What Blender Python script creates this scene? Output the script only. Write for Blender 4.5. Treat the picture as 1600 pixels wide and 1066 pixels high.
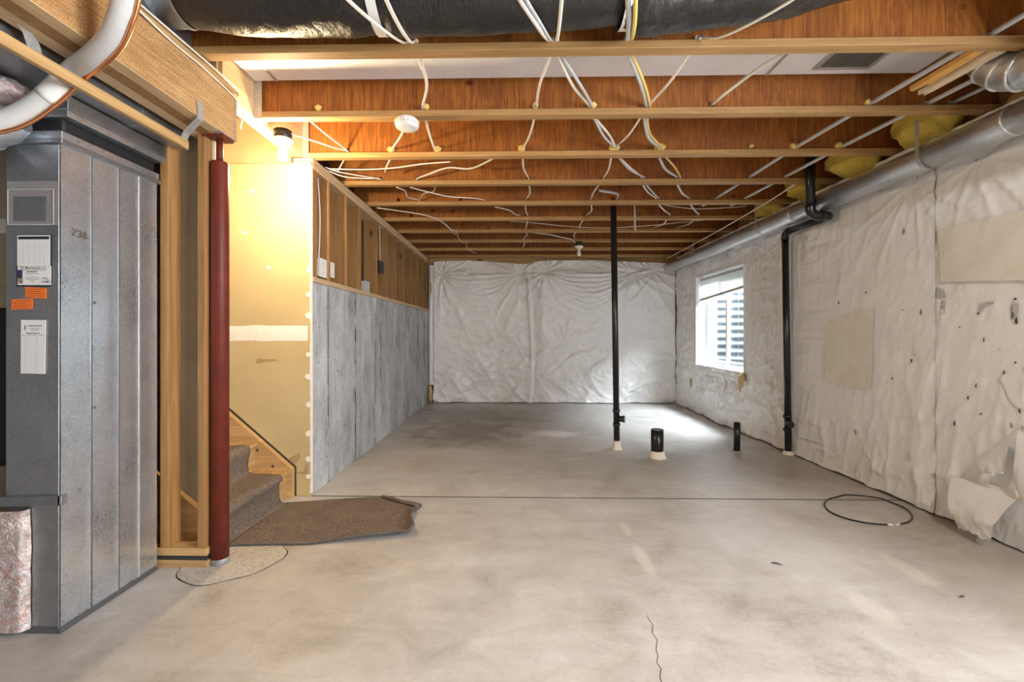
import bpy, bmesh, math, random
import numpy as np
from mathutils import Vector, Matrix, geometry, noise as mnoise

random.seed(11)
for o in list(bpy.data.objects):
    bpy.data.objects.remove(o, do_unlink=True)
scene = bpy.context.scene
COL = scene.collection

# ------------------------------------------------------------------ camera
cam_d = bpy.data.cameras.new('camera')
cam = bpy.data.objects.new('camera', cam_d)
COL.objects.link(cam)
cam.location = (0, 0, 1.17)
cam.rotation_euler = (math.radians(90), 0, math.radians(1.2))
cam_d.sensor_width = 36.0
cam_d.lens = 36.0 * 711.0 / 1600.0
cam_d.shift_x = (800 - 789.1) / 1600.0
cam_d.shift_y = -(533 - 521.5) / 1600.0
cam_d.clip_start = 0.05
scene.camera = cam

# ------------------------------------------------------------------ world, lights, exposure
world = bpy.data.worlds.new('overcast_sky')
scene.world = world
world.use_nodes = True
bg = world.node_tree.nodes['Background']
bg.inputs[0].default_value = (0.80, 0.90, 1.0, 1)
bg.inputs[1].default_value = 3.6


def area(name, loc, target, sx, sy, power, col):
    d = bpy.data.lights.new(name, 'AREA')
    d.shape = 'RECTANGLE'
    d.size, d.size_y = sx, sy
    d.energy = power
    d.color = col
    o = bpy.data.objects.new(name, d)
    COL.objects.link(o)
    o.location = loc
    o.rotation_euler = (Vector(target) - Vector(loc)).to_track_quat('-Z', 'Y').to_euler()
    return o


# daylight falling into the window well, and fill through an added, unseen near window
area('daylight_window_well', (3.62, 5.75, 2.72), (0.4, 6.3, 0.6), 1.6, 0.8, 320, (0.90, 0.95, 1.0))
area('fill_near_window', (2.93, -0.30, 1.40), (-2.0, 0.1, 0.9), 1.7, 1.15, 115, (0.93, 0.965, 1.0))

scene.view_settings.view_transform = 'Standard'
scene.view_settings.look = 'None'
scene.view_settings.exposure = 1.12
scene.view_settings.gamma = 1.0
scene.view_settings.use_curve_mapping = False

# ------------------------------------------------------------------ materials
MATS = {}


class NT:
    def __init__(self, name):
        self.m = bpy.data.materials.new(name)
        self.m.use_nodes = True
        self.t = self.m.node_tree
        self.t.nodes.clear()
        self.out = self.t.nodes.new('ShaderNodeOutputMaterial')
        self.b = self.t.nodes.new('ShaderNodeBsdfPrincipled')
        self.t.links.new(self.b.outputs[0], self.out.inputs[0])
        MATS[name] = self.m

    def n(self, typ, **kw):
        x = self.t.nodes.new(typ)
        for k, v in kw.items():
            if k.startswith('i_'):
                key = k[2:]
                key = int(key) if key.isdigit() else key.replace('_', ' ')
                x.inputs[key].default_value = v
            else:
                setattr(x, k, v)
        return x

    def l(self, a, b):
        self.t.links.new(a, b)

    def coord(self, scale=(1, 1, 1), rnd=True):
        tc = self.n('ShaderNodeTexCoord')
        mp = self.n('ShaderNodeMapping')
        mp.inputs['Scale'].default_value = scale
        if rnd:
            oi = self.n('ShaderNodeObjectInfo')
            mu = self.n('ShaderNodeMath', operation='MULTIPLY', i_1=37.0)
            self.l(oi.outputs['Random'], mu.inputs[0])
            self.l(mu.outputs[0], mp.inputs['Location'])
        self.l(tc.outputs['Object'], mp.inputs[0])
        return mp.outputs[0]

    def noise(self, vec, scale, detail=4, rough=0.55, dist=0.0):
        x = self.n('ShaderNodeTexNoise')
        x.inputs['Scale'].default_value = scale
        x.inputs['Detail'].default_value = detail
        x.inputs['Roughness'].default_value = rough
        x.inputs['Distortion'].default_value = dist
        self.l(vec, x.inputs['Vector'])
        return x.outputs['Fac']

    def ramp(self, fac, stops, interp='LINEAR'):
        x = self.n('ShaderNodeValToRGB')
        e = x.color_ramp
        e.interpolation = interp
        while len(e.elements) > 1:
            e.elements.remove(e.elements[-1])
        e.elements[0].position = stops[0][0]
        e.elements[0].color = c4(stops[0][1])
        for p, c in stops[1:]:
            el = e.elements.new(p)
            el.color = c4(c)
        self.l(fac, x.inputs[0])
        return x.outputs[0]

    def mix(self, fac, a, b, blend='MIX'):
        x = self.n('ShaderNodeMix', data_type='RGBA', blend_type=blend)
        for v, i in ((fac, 0), (a, 6), (b, 7)):
            if isinstance(v, (int, float)):
                x.inputs[i].default_value = v
            elif isinstance(v, tuple):
                x.inputs[i].default_value = c4(v)
            else:
                self.l(v, x.inputs[i])
        return x.outputs[2]

    def math(self, op, a, b=0.0, c=None):
        x = self.n('ShaderNodeMath', operation=op)
        for i, v in enumerate((a, b) if c is None else (a, b, c)):
            if isinstance(v, (int, float)):
                x.inputs[i].default_value = v
            else:
                self.l(v, x.inputs[i])
        return x.outputs[0]

    def bump(self, h, strength, dist):
        x = self.n('ShaderNodeBump')
        x.inputs['Strength'].default_value = strength
        x.inputs['Distance'].default_value = dist
        self.l(h, x.inputs['Height'])
        self.l(x.outputs[0], self.b.inputs['Normal'])

    def setc(self, v):
        if isinstance(v, tuple):
            self.b.inputs['Base Color'].default_value = c4(v)
        else:
            self.l(v, self.b.inputs['Base Color'])

    def set(self, **kw):
        for k, v in kw.items():
            s = self.b.inputs[k.replace('_', ' ')]
            if isinstance(v, (int, float, tuple)):
                s.default_value = v
            else:
                self.l(v, s)
        return self


def c4(c):
    return (c[0], c[1], c[2], 1.0) if len(c) == 3 else c


def wood(name, axis, dark, light, knots=True, rough=0.6, fine=1.0):
    t = NT(name)
    s = [14.0, 14.0, 14.0]
    s['XYZ'.index(axis)] = 0.9
    v = t.coord(tuple(s))
    g = t.noise(v, 1.6 * fine, 5, 0.6, 1.2)
    s2 = [90.0, 90.0, 90.0]
    s2['XYZ'.index(axis)] = 2.5
    g2 = t.noise(t.coord(tuple(s2)), 1.0, 3, 0.6)
    h = t.math('ADD', t.math('MULTIPLY', g, 0.7), t.math('MULTIPLY', g2, 0.3))
    c = t.ramp(h, [(0.30, dark), (0.5, tuple((a + b) / 2 for a, b in zip(dark, light))), (0.68, light)])
    if knots:
        kv = [5.0, 5.0, 5.0]
        kv['XYZ'.index(axis)] = 2.2
        vo = t.n('ShaderNodeTexVoronoi')
        vo.inputs['Scale'].default_value = 1.0
        t.l(t.coord(tuple(kv)), vo.inputs['Vector'])
        k = t.ramp(vo.outputs['Distance'], [(0.05, (0.32, 0.2, 0.12)), (0.11, (1, 1, 1))])
        c = t.mix(1.0, c, k, 'MULTIPLY')
    oi = t.n('ShaderNodeObjectInfo')
    hv = t.n('ShaderNodeHueSaturation')
    t.l(t.math('MULTIPLY_ADD', oi.outputs['Random'], 0.22, 0.89), hv.inputs['Value'])
    t.l(c, hv.inputs['Color'])
    t.setc(hv.outputs[0])
    t.set(Roughness=rough)
    t.bump(g2, 0.25, 0.002)
    return t.m


PD, PL = (0.36, 0.20, 0.07), (0.62, 0.40, 0.18)
for ax in 'XYZ':
    wood('pine_' + ax, ax, PD, PL)
wood('flange_X', 'X', (0.30, 0.155, 0.05), (0.56, 0.33, 0.125), knots=False)
wood('stud_brown_Z', 'Z', (0.23, 0.105, 0.031), (0.42, 0.225, 0.078))
wood('old_plate_Y', 'Y', (0.48, 0.31, 0.15), (0.72, 0.52, 0.31))

# plywood web, rotary cut veneer
t = NT('plywood_web')
v = t.coord((3.0, 1.0, 1.0))
n1 = t.noise(v, 1.3, 3, 0.5, 0.6)
rings = t.math('SINE', t.math('MULTIPLY', n1, 80.0))
fine = t.noise(t.coord((120, 3, 5)), 1.0, 3, 0.6)
h = t.math('ADD', t.math('MULTIPLY', rings, 0.055), fine)
c = t.ramp(h, [(0.30, (0.20, 0.056, 0.006)), (0.52, (0.32, 0.102, 0.011)), (0.72, (0.43, 0.158, 0.021))])
blot = t.noise(t.coord((2.0, 1, 3)), 1.0, 2)
c = t.mix(1.0, c, t.ramp(blot, [(0.35, (0.78, 0.74, 0.70)), (0.65, (1, 1, 1))]), 'MULTIPLY')
vo = t.n('ShaderNodeTexVoronoi')
t.l(t.coord((3.2, 1, 4.2)), vo.inputs['Vector'])
vo.inputs['Scale'].default_value = 1.0
c = t.mix(1.0, c, t.ramp(vo.outputs['Distance'], [(0.04, (0.30, 0.16, 0.10)), (0.10, (1, 1, 1))]), 'MULTIPLY')
t.setc(c)
t.set(Roughness=0.62)
t.bump(fine, 0.2, 0.002)

# laminated strand beam
t = NT('strand_beam')
v = t.coord((9, 3.0, 60), rnd=False)
n1 = t.noise(v, 2.0, 5, 0.7)
n2 = t.noise(t.coord((1, 1, 1), rnd=False), 160, 2, 0.6)
n3 = t.noise(t.coord((1, 1, 1), rnd=False), 3.2, 3, 0.5)
c = t.ramp(t.math('ADD', t.math('MULTIPLY', n1, 0.5), t.math('MULTIPLY', n2, 0.5)),
           [(0.36, (0.24, 0.12, 0.045)), (0.5, (0.46, 0.265, 0.11)), (0.63, (0.63, 0.41, 0.20))])
c = t.mix(1.0, c, t.ramp(n3, [(0.4, (0.80, 0.72, 0.62)), (0.6, (1, 1, 1))]), 'MULTIPLY')
t.setc(c)
t.set(Roughness=0.7)
t.bump(n2, 0.3, 0.003)

# oriented strand subfloor
t = NT('subfloor_board')
n1 = t.noise(t.coord((20, 9, 9), rnd=False), 1.5, 4, 0.7)
t.setc(t.ramp(n1, [(0.35, (0.22, 0.11, 0.035)), (0.65, (0.45, 0.26, 0.10))]))
t.set(Roughness=0.8)


def mask_ellipse(t, vec, cx, cy, rx, ry, soft=1.0, wob=None):
    sp = t.n('ShaderNodeSeparateXYZ')
    t.l(vec, sp.inputs[0])
    dx = t.math('DIVIDE', t.math('SUBTRACT', sp.outputs[0], cx), rx)
    dy = t.math('DIVIDE', t.math('SUBTRACT', sp.outputs[1], cy), ry)
    r = t.math('SQRT', t.math('ADD', t.math('MULTIPLY', dx, dx), t.math('MULTIPLY', dy, dy)))
    if wob is not None:
        r = t.math('ADD', r, t.math('MULTIPLY', t.math('SUBTRACT', wob, 0.5), 2.4))
    m = t.n('ShaderNodeMapRange', interpolation_type='SMOOTHSTEP')
    m.inputs[1].default_value = 1.0 + soft * 0.5
    m.inputs[2].default_value = 1.0 - soft * 0.5
    t.l(r, m.inputs[0])
    return m.outputs[0]


# concrete floor
t = NT('concrete_floor')
v = t.coord((1, 1, 1), rnd=False)
big = t.noise(v, 0.9, 5, 0.6, 0.5)
mid = t.noise(v, 4.0, 6, 0.65, 0.8)
fin = t.noise(v, 55, 4, 0.7)
trow = t.noise(t.coord((0.8, 3.0, 1), rnd=False), 2.2, 5, 0.6, 1.5)
hsum = t.math('ADD', t.math('ADD', t.math('MULTIPLY', big, 0.36), t.math('MULTIPLY', mid, 0.34)),
              t.math('ADD', t.math('MULTIPLY', fin, 0.14), t.math('MULTIPLY', trow, 0.16)))
c = t.ramp(hsum, [(0.39, (0.32, 0.29, 0.255)), (0.45, (0.415, 0.39, 0.36)), (0.53, (0.50, 0.48, 0.455)), (0.60, (0.58, 0.565, 0.545))])
for (cx_, cy_, rx_, ry_, st, col) in (
        (-0.55, 5.5, 0.55, 0.55, 0.75, (0.16, 0.125, 0.10)), (-0.62, 6.5, 0.75, 0.6, 0.65, (0.17, 0.14, 0.115)),
        (-0.45, 4.95, 0.55, 0.28, 0.6, (0.19, 0.15, 0.115)),
        (0.1, 6.0, 0.4, 0.35, 0.22, (0.18, 0.15, 0.13)), (0.1, 4.2, 0.9, 0.5, 0.18, (0.24, 0.19, 0.15)),
        (2.5, 3.6, 0.35, 0.9, 0.30, (0.27, 0.20, 0.14)), (2.45, 2.2, 0.5, 0.7, 0.25, (0.27, 0.21, 0.15)),
        (1.7, 4.2, 0.9, 0.4, 0.22, (0.24, 0.20, 0.17)), (-1.0, 4.15, 0.4, 0.35, 0.22, (0.42, 0.31, 0.17)),
        (0.50, 5.33, 0.24, 0.14, 0.75, (0.80, 0.78, 0.76)), (1.45, 2.6, 0.35, 0.5, 0.35, (0.70, 0.69, 0.70)),
        (0.9, 3.9, 0.8, 0.45, 0.16, (0.22, 0.19, 0.165)), (-0.3, 7.0, 1.2, 0.5, 0.12, (0.2, 0.17, 0.15)),
        (0.3, 2.2, 0.6, 0.6, 0.12, (0.66, 0.64, 0.61)), (1.3, 5.8, 0.5, 0.5, 0.2, (0.66, 0.65, 0.64)),
        (-1.0, 2.1, 0.6, 0.5, 0.15, (0.52, 0.40, 0.25))):
    wobn = t.noise(v, 3.1, 4, 0.6, 0.6)
    m = mask_ellipse(t, v, cx_, cy_, rx_, ry_, 1.3, wobn)
    c = t.mix(t.math('MULTIPLY', m, st), c, col)
# chalky scrape marks
wv = t.n('ShaderNodeTexWave', wave_type='BANDS', bands_direction='DIAGONAL')
wv.inputs['Scale'].default_value = 26
wv.inputs['Distortion'].default_value = 2.0
t.l(v, wv.inputs['Vector'])
wm = t.ramp(wv.outputs[0], [(0.5, (0, 0, 0)), (0.7, (1, 1, 1))])
for (cx_, cy_, rx_, ry_) in ((0.667, 2.74, 0.028, 0.10), (0.668, 2.37, 0.032, 0.17), (1.52, 1.97, 0.06, 0.12), (1.95, 2.3, 0.05, 0.16)):
    m = mask_ellipse(t, v, cx_, cy_, rx_, ry_, 0.8)
    c = t.mix(t.math('MULTIPLY', t.math('MULTIPLY', m, wm), 0.6), c, (0.84, 0.80, 0.74))
t.setc(c)
t.set(Roughness=t.math('MULTIPLY_ADD', mid, 0.5, 0.17), Specular_IOR_Level=0.45)
t.bump(fin, 0.12, 0.003)

t = NT('concrete_patch')
v = t.coord((1, 1, 1), rnd=False)
n1 = t.noise(v, 60, 5, 0.75)
t.setc(t.ramp(n1, [(0.35, (0.34, 0.30, 0.25)), (0.65, (0.58, 0.54, 0.47))]))
t.set(Roughness=0.85)
t.bump(n1, 0.4, 0.004)

# form-cast concrete wall
t = NT('concrete_wall')
v = t.coord((1, 1, 1), rnd=False)
st1 = t.noise(t.coord((1, 9, 0.6), rnd=False), 1.3, 5, 0.7, 0.6)
st2 = t.noise(t.coord((1, 80, 7), rnd=False), 1.2, 4, 0.7)
bl = t.noise(t.coord((1, 1.6, 1), rnd=False), 2.4, 6, 0.65, 0.5)
h = t.math('ADD', t.math('ADD', t.math('MULTIPLY', st1, 0.30), t.math('MULTIPLY', st2, 0.22)), t.math('MULTIPLY', bl, 0.48))
c = t.ramp(h, [(0.37, (0.19, 0.185, 0.185)), (0.45, (0.37, 0.37, 0.37)), (0.53, (0.49, 0.49, 0.495)), (0.62, (0.62, 0.625, 0.635))])
pit = t.noise(t.coord((1, 30, 22), rnd=False), 1.4, 3, 0.75)
c = t.mix(1.0, c, t.ramp(pit, [(0.32, (0.28, 0.27, 0.26)), (0.40, (1, 1, 1))]), 'MULTIPLY')
t.setc(c)
t.set(Roughness=0.85)
t.bump(t.math('ADD', st2, pit), 0.45, 0.006)

t = NT('concrete_plain')
n1 = t.noise(t.coord((1, 1, 1), rnd=False), 4, 5, 0.6)
t.setc(t.ramp(n1, [(0.35, (0.42, 0.40, 0.37)), (0.65, (0.56, 0.54, 0.51))]))
t.set(Roughness=0.9)


# white plastic sheeting
def poly(name, base, alt, specks):
    t = NT(name)
    v = t.coord((1, 1, 1), rnd=False)
    n1 = t.noise(v, 2.2, 4, 0.6)
    c = t.ramp(n1, [(0.35, alt), (0.65, base)])
    if specks:
        vo = t.n('ShaderNodeTexVoronoi')
        vo.inputs['Scale'].default_value = 1.0
        t.l(t.coord((6.5, 6.5, 3.2), rnd=False), vo.inputs['Vector'])
        th = t.noise(v, 1.3, 3, 0.6)
        lim = t.ramp(th, [(0.46, (0, 0, 0)), (0.62, (0.10, 0.10, 0.10))])
        wob = t.noise(v, 42, 3, 0.7)
        d = t.math('ADD', vo.outputs['Distance'], t.math('MULTIPLY', t.math('SUBTRACT', wob, 0.5), 0.13))
        m = t.math('LESS_THAN', d, lim)
        c = t.mix(t.math('MULTIPLY', m, 0.75), c, (0.16, 0.12, 0.075))
    t.setc(c)
    cr = t.noise(t.coord((1.0, 1.0, 1.6), rnd=False), 16, 5, 0.62, 1.6)
    t.set(Roughness=0.31, Specular_IOR_Level=0.5)
    t.bump(cr, 0.13, 0.010)
    return t.m


poly('poly_white', (0.90, 0.895, 0.89), (0.84, 0.835, 0.83), False)
poly('poly_cream', (0.89, 0.885, 0.87), (0.84, 0.83, 0.81), True)
t = NT('poly_tape')
n1 = t.noise(t.coord((1, 1, 1)), 9, 4, 0.6)
t.setc(t.ramp(n1, [(0.35, (0.76, 0.71, 0.61)), (0.65, (0.82, 0.78, 0.70))]))
t.set(Roughness=0.4)
t.bump(n1, 0.3, 0.006)
t = NT('poly_grey')
t.setc((0.52, 0.51, 0.49))
t.set(Roughness=0.5)
t = NT('fibreglass')
n1 = t.noise(t.coord((1, 1, 1)), 60, 5, 0.75)
n2 = t.noise(t.coord((1, 1, 1)), 8, 4, 0.6)
t.setc(t.ramp(t.math('ADD', t.math('MULTIPLY', n1, 0.5), t.math('MULTIPLY', n2, 0.5)),
              [(0.35, (0.62, 0.42, 0.05)), (0.65, (0.93, 0.72, 0.16))]))
t.set(Roughness=1.0)
t.bump(n1, 0.8, 0.01)
t = NT('fibreglass_tan')
t.setc((0.62, 0.47, 0.22))
t.set(Roughness=1.0)


# sheet metals
def galv(name, dark, light, rough, metal=0.85, sp=150, speck=True):
    t = NT(name)
    v = t.coord((1, 1, 1))
    vo = t.n('ShaderNodeTexVoronoi')
    vo.inputs['Scale'].default_value = sp
    t.l(v, vo.inputs['Vector'])
    sx = t.n('ShaderNodeSeparateColor')
    t.l(vo.outputs['Color'], sx.inputs[0])
    n1 = t.noise(v, 5, 5, 0.65)
    h = t.math('ADD', t.math('MULTIPLY', sx.outputs[0], 0.22), t.math('MULTIPLY', n1, 0.78))
    c = t.ramp(h, [(0.25, dark), (0.7, light)])
    if speck:
        n2 = t.noise(v, 130, 3, 0.6)
        n3 = t.noise(v, 2.0, 3, 0.5)
        m = t.math('MULTIPLY', t.math('LESS_THAN', n2, 0.42), t.ramp(n3, [(0.40, (0, 0, 0)), (0.62, (1, 1, 1))]))
        c = t.mix(t.math('MULTIPLY', m, 0.32), c, (0.22, 0.225, 0.24))
    t.setc(c)
    t.set(Metallic=metal, Roughness=t.math('MULTIPLY_ADD', h, 0.18, rough))
    t.bump(t.noise(v, 3.0, 3, 0.5), 0.10, 0.02)
    return t.m


galv('galvanised', (0.52, 0.55, 0.59), (0.76, 0.80, 0.85), 0.21, metal=0.86)
galv('galvanised_duct', (0.62, 0.63, 0.64), (0.80, 0.81, 0.82), 0.24, speck=False, sp=70)
galv('galvanised_dull', (0.33, 0.345, 0.37), (0.50, 0.52, 0.55), 0.34, metal=0.95, speck=False)
galv('panning_metal', (0.84, 0.87, 0.92), (0.93, 0.95, 0.98), 0.45, metal=0.3, speck=False, sp=90)
galv('hanger_metal', (0.46, 0.46, 0.45), (0.66, 0.66, 0.65), 0.4, metal=0.8, speck=False)


def plain(name, col, rough=0.5, metal=0.0, spec=0.5, nz=0.0, scale=30):
    t = NT(name)
    if nz:
        n1 = t.noise(t.coord((1, 1, 1)), scale, 4, 0.6)
        t.setc(t.ramp(n1, [(0.3, tuple(x * (1 - nz) for x in col)), (0.7, tuple(min(1, x * (1 + nz)) for x in col))]))
    else:
        t.setc(col)
    t.set(Roughness=rough, Metallic=metal, Specular_IOR_Level=spec)
    return t.m


plain('concrete_dark', (0.17, 0.16, 0.15), 0.9, nz=0.2, scale=4)
plain('sheathing_shade', (0.055, 0.035, 0.02), 0.85, nz=0.3, scale=9)  # near-black brown stands in for the shade deep in the stud bays
plain('torn_tan', (0.40, 0.27, 0.12), 0.85, nz=0.12)
plain('seam_dark', (0.14, 0.135, 0.13), 0.9, nz=0.5, scale=60)
plain('red_paint', (0.135, 0.022, 0.012), 0.5, nz=0.25, scale=7, spec=0.3)
plain('post_steel', (0.33, 0.33, 0.34), 0.6, 0.4, nz=0.3)
plain('abs_black', (0.012, 0.012, 0.013), 0.28)
plain('black_plastic', (0.02, 0.02, 0.02), 0.4)
plain('white_plastic', (0.82, 0.81, 0.78), 0.4)
plain('cable_white', (0.80, 0.75, 0.66), 0.45)
plain('cable_grey', (0.52, 0.53, 0.54), 0.4, 0.1)
plain('cable_yellow', (0.75, 0.56, 0.16), 0.45)
plain('foam_yellow', (0.78, 0.55, 0.16), 0.7, nz=0.2, scale=60)
plain('foam_pipe_white', (0.52, 0.515, 0.50), 0.55, nz=0.03)
plain('copper', (0.78, 0.36, 0.17), 0.3, 1.0, nz=0.15)
plain('canvas_black', (0.012, 0.012, 0.014), 0.55)
plain('plaster_mud', (0.86, 0.80, 0.69), 0.85, nz=0.06)
plain('collar_plaster', (0.80, 0.74, 0.64), 0.85, nz=0.1)
plain('paper_white', (0.80, 0.78, 0.76), 0.7)
plain('paper_line', (0.50, 0.49, 0.50), 0.8)
plain('ink_black', (0.02, 0.02, 0.022), 0.6)
plain('ink_brown', (0.10, 0.075, 0.055), 0.6)
plain('ink_blue', (0.04, 0.09, 0.22), 0.6)
plain('print_photo', (0.30, 0.20, 0.13), 0.6, nz=0.6, scale=160)
plain('print_navy', (0.03, 0.035, 0.10), 0.6, nz=0.5, scale=120)
plain('sticker_orange', (0.85, 0.19, 0.03), 0.55)
plain('ink_dark_orange', (0.30, 0.06, 0.02), 0.6)
plain('furnace_beige', (0.42, 0.36, 0.25), 0.5, nz=0.08)
plain('vinyl_white', (0.80, 0.82, 0.84), 0.4)
plain('vinyl_grey', (0.50, 0.54, 0.58), 0.4)
plain('blind_white', (0.86, 0.85, 0.80), 0.5)
plain('blind_rail', (0.56, 0.54, 0.51), 0.5)
plain('gravel', (0.40, 0.38, 0.35), 0.9, nz=0.5, scale=40)
plain('duct_inside', (0.035, 0.035, 0.035), 0.7)
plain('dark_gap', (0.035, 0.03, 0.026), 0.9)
plain('porcelain', (0.85, 0.82, 0.76), 0.25)
plain('steel_dark', (0.20, 0.21, 0.22), 0.4, 0.8)
plain('tan_wood_split', (0.80, 0.63, 0.44), 0.7, nz=0.12)
plain('orange_wood', (0.70, 0.36, 0.09), 0.65, nz=0.2, scale=14)

# gypsum drywall
t = NT('drywall_cream')
n1 = t.noise(t.coord((1, 1, 1), rnd=False), 2.4, 4, 0.6)
n2 = t.noise(t.coord((1, 1, 1), rnd=False), 300, 2, 0.6)
t.setc(t.ramp(n1, [(0.35, (0.52, 0.40, 0.20)), (0.65, (0.58, 0.455, 0.24))]))
t.set(Roughness=0.8)
t.bump(n2, 0.08, 0.001)
t = NT('drywall_back')
n1 = t.noise(t.coord((1, 1, 1), rnd=False), 3, 4, 0.6)
t.setc(t.ramp(n1, [(0.35, (0.25, 0.20, 0.135)), (0.65, (0.32, 0.26, 0.175))]))
t.set(Roughness=0.85)

# carpet runner
t = NT('carpet_brown')
v = t.coord((1, 1, 1), rnd=False)
n1 = t.noise(v, 150, 3, 0.8)
n2 = t.noise(v, 6, 4, 0.6)
c = t.ramp(n1, [(0.34, (0.070, 0.054, 0.042)), (0.5, (0.19, 0.148, 0.115)), (0.66, (0.40, 0.325, 0.26))])
c = t.mix(1.0, c, t.ramp(n2, [(0.35, (0.86, 0.84, 0.84)), (0.65, (1, 1, 1))]), 'MULTIPLY')
t.setc(c)
t.set(Roughness=1.0, Specular_IOR_Level=0.1)
t.bump(n1, 0.9, 0.006)
plain('carpet_backing', (0.10, 0.085, 0.075), 0.9, nz=0.3)

# black duct jacket
t = NT('black_jacket')
v = t.coord((2.2, 1, 1), rnd=False)
n1 = t.noise(v, 14, 5, 0.65, 1.0)
n2 = t.noise(v, 60, 3, 0.6)
t.setc(t.ramp(n2, [(0.4, (0.012, 0.011, 0.010)), (0.7, (0.030, 0.026, 0.024))]))
t.set(Roughness=0.33, Specular_IOR_Level=0.6)
t.bump(t.math('ADD', n1, t.math('MULTIPLY', n2, 0.3)), 0.45, 0.012)

# foil faced insulation, red print
t = NT('foil_insulation')
v = t.coord((1, 1, 1), rnd=False)
n1 = t.noise(v, 22, 5, 0.7, 1.5)
wv = t.n('ShaderNodeTexWave', wave_type='BANDS', bands_direction='Z')
wv.inputs['Scale'].default_value = 8
wv.inputs['Distortion'].default_value = 22
wv.inputs['Detail'].default_value = 4
t.l(v, wv.inputs['Vector'])
c = t.ramp(n1, [(0.35, (0.50, 0.40, 0.38)), (0.65, (0.78, 0.70, 0.67))])
c = t.mix(t.ramp(wv.outputs[0], [(0.82, (0, 0, 0)), (0.95, (0.4, 0.4, 0.4))]), c, (0.55, 0.14, 0.11))
t.setc(c)
t.set(Metallic=0.35, Roughness=0.35)
t.bump(n1, 0.8, 0.02)

# glass pane: clear with a faint reflection
t = NT('window_glass')
tr = t.n('ShaderNodeBsdfTransparent')
tr.inputs[0].default_value = (0.93, 0.96, 0.97, 1)
gl = t.n('ShaderNodeBsdfGlossy')
gl.inputs['Roughness'].default_value = 0.03
fr = t.n('ShaderNodeLayerWeight')
fr.inputs[0].default_value = 0.5
mx = t.n('ShaderNodeMixShader')
t.l(t.math('MULTIPLY_ADD', t.math('POWER', fr.outputs['Facing'], 5.0), 0.5, 0.02), mx.inputs[0])
t.l(tr.outputs[0], mx.inputs[1])
t.l(gl.outputs[0], mx.inputs[2])
t.l(mx.outputs[0], t.out.inputs[0])
# clear pouch
t = NT('clear_pouch')
tr = t.n('ShaderNodeBsdfTransparent')
tr.inputs[0].default_value = (0.96, 0.95, 0.95, 1)
mx = t.n('ShaderNodeMixShader')
mx.inputs[0].default_value = 0.22
t.l(tr.outputs[0], mx.inputs[1])
t.l(t.b.outputs[0], mx.inputs[2])
t.setc((0.62, 0.57, 0.57))
t.set(Roughness=0.2)
t.l(mx.outputs[0], t.out.inputs[0])
# lit bulb, unlit bulb
t = NT('bulb_lit')
em = t.n('ShaderNodeEmission')
em.inputs[0].default_value = (1.0, 0.80, 0.50, 1)
em.inputs[1].default_value = 45.0
t.l(em.outputs[0], t.out.inputs[0])
plain('bulb_frosted', (0.88, 0.87, 0.84), 0.2)
t = NT('well_steel')
n1 = t.noise(t.coord((1, 1, 1), rnd=False), 5, 4, 0.6)
t.setc(t.ramp(n1, [(0.35, (0.10, 0.115, 0.13)), (0.65, (0.17, 0.19, 0.21))]))
t.set(Metallic=0.2, Roughness=0.55)


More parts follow.
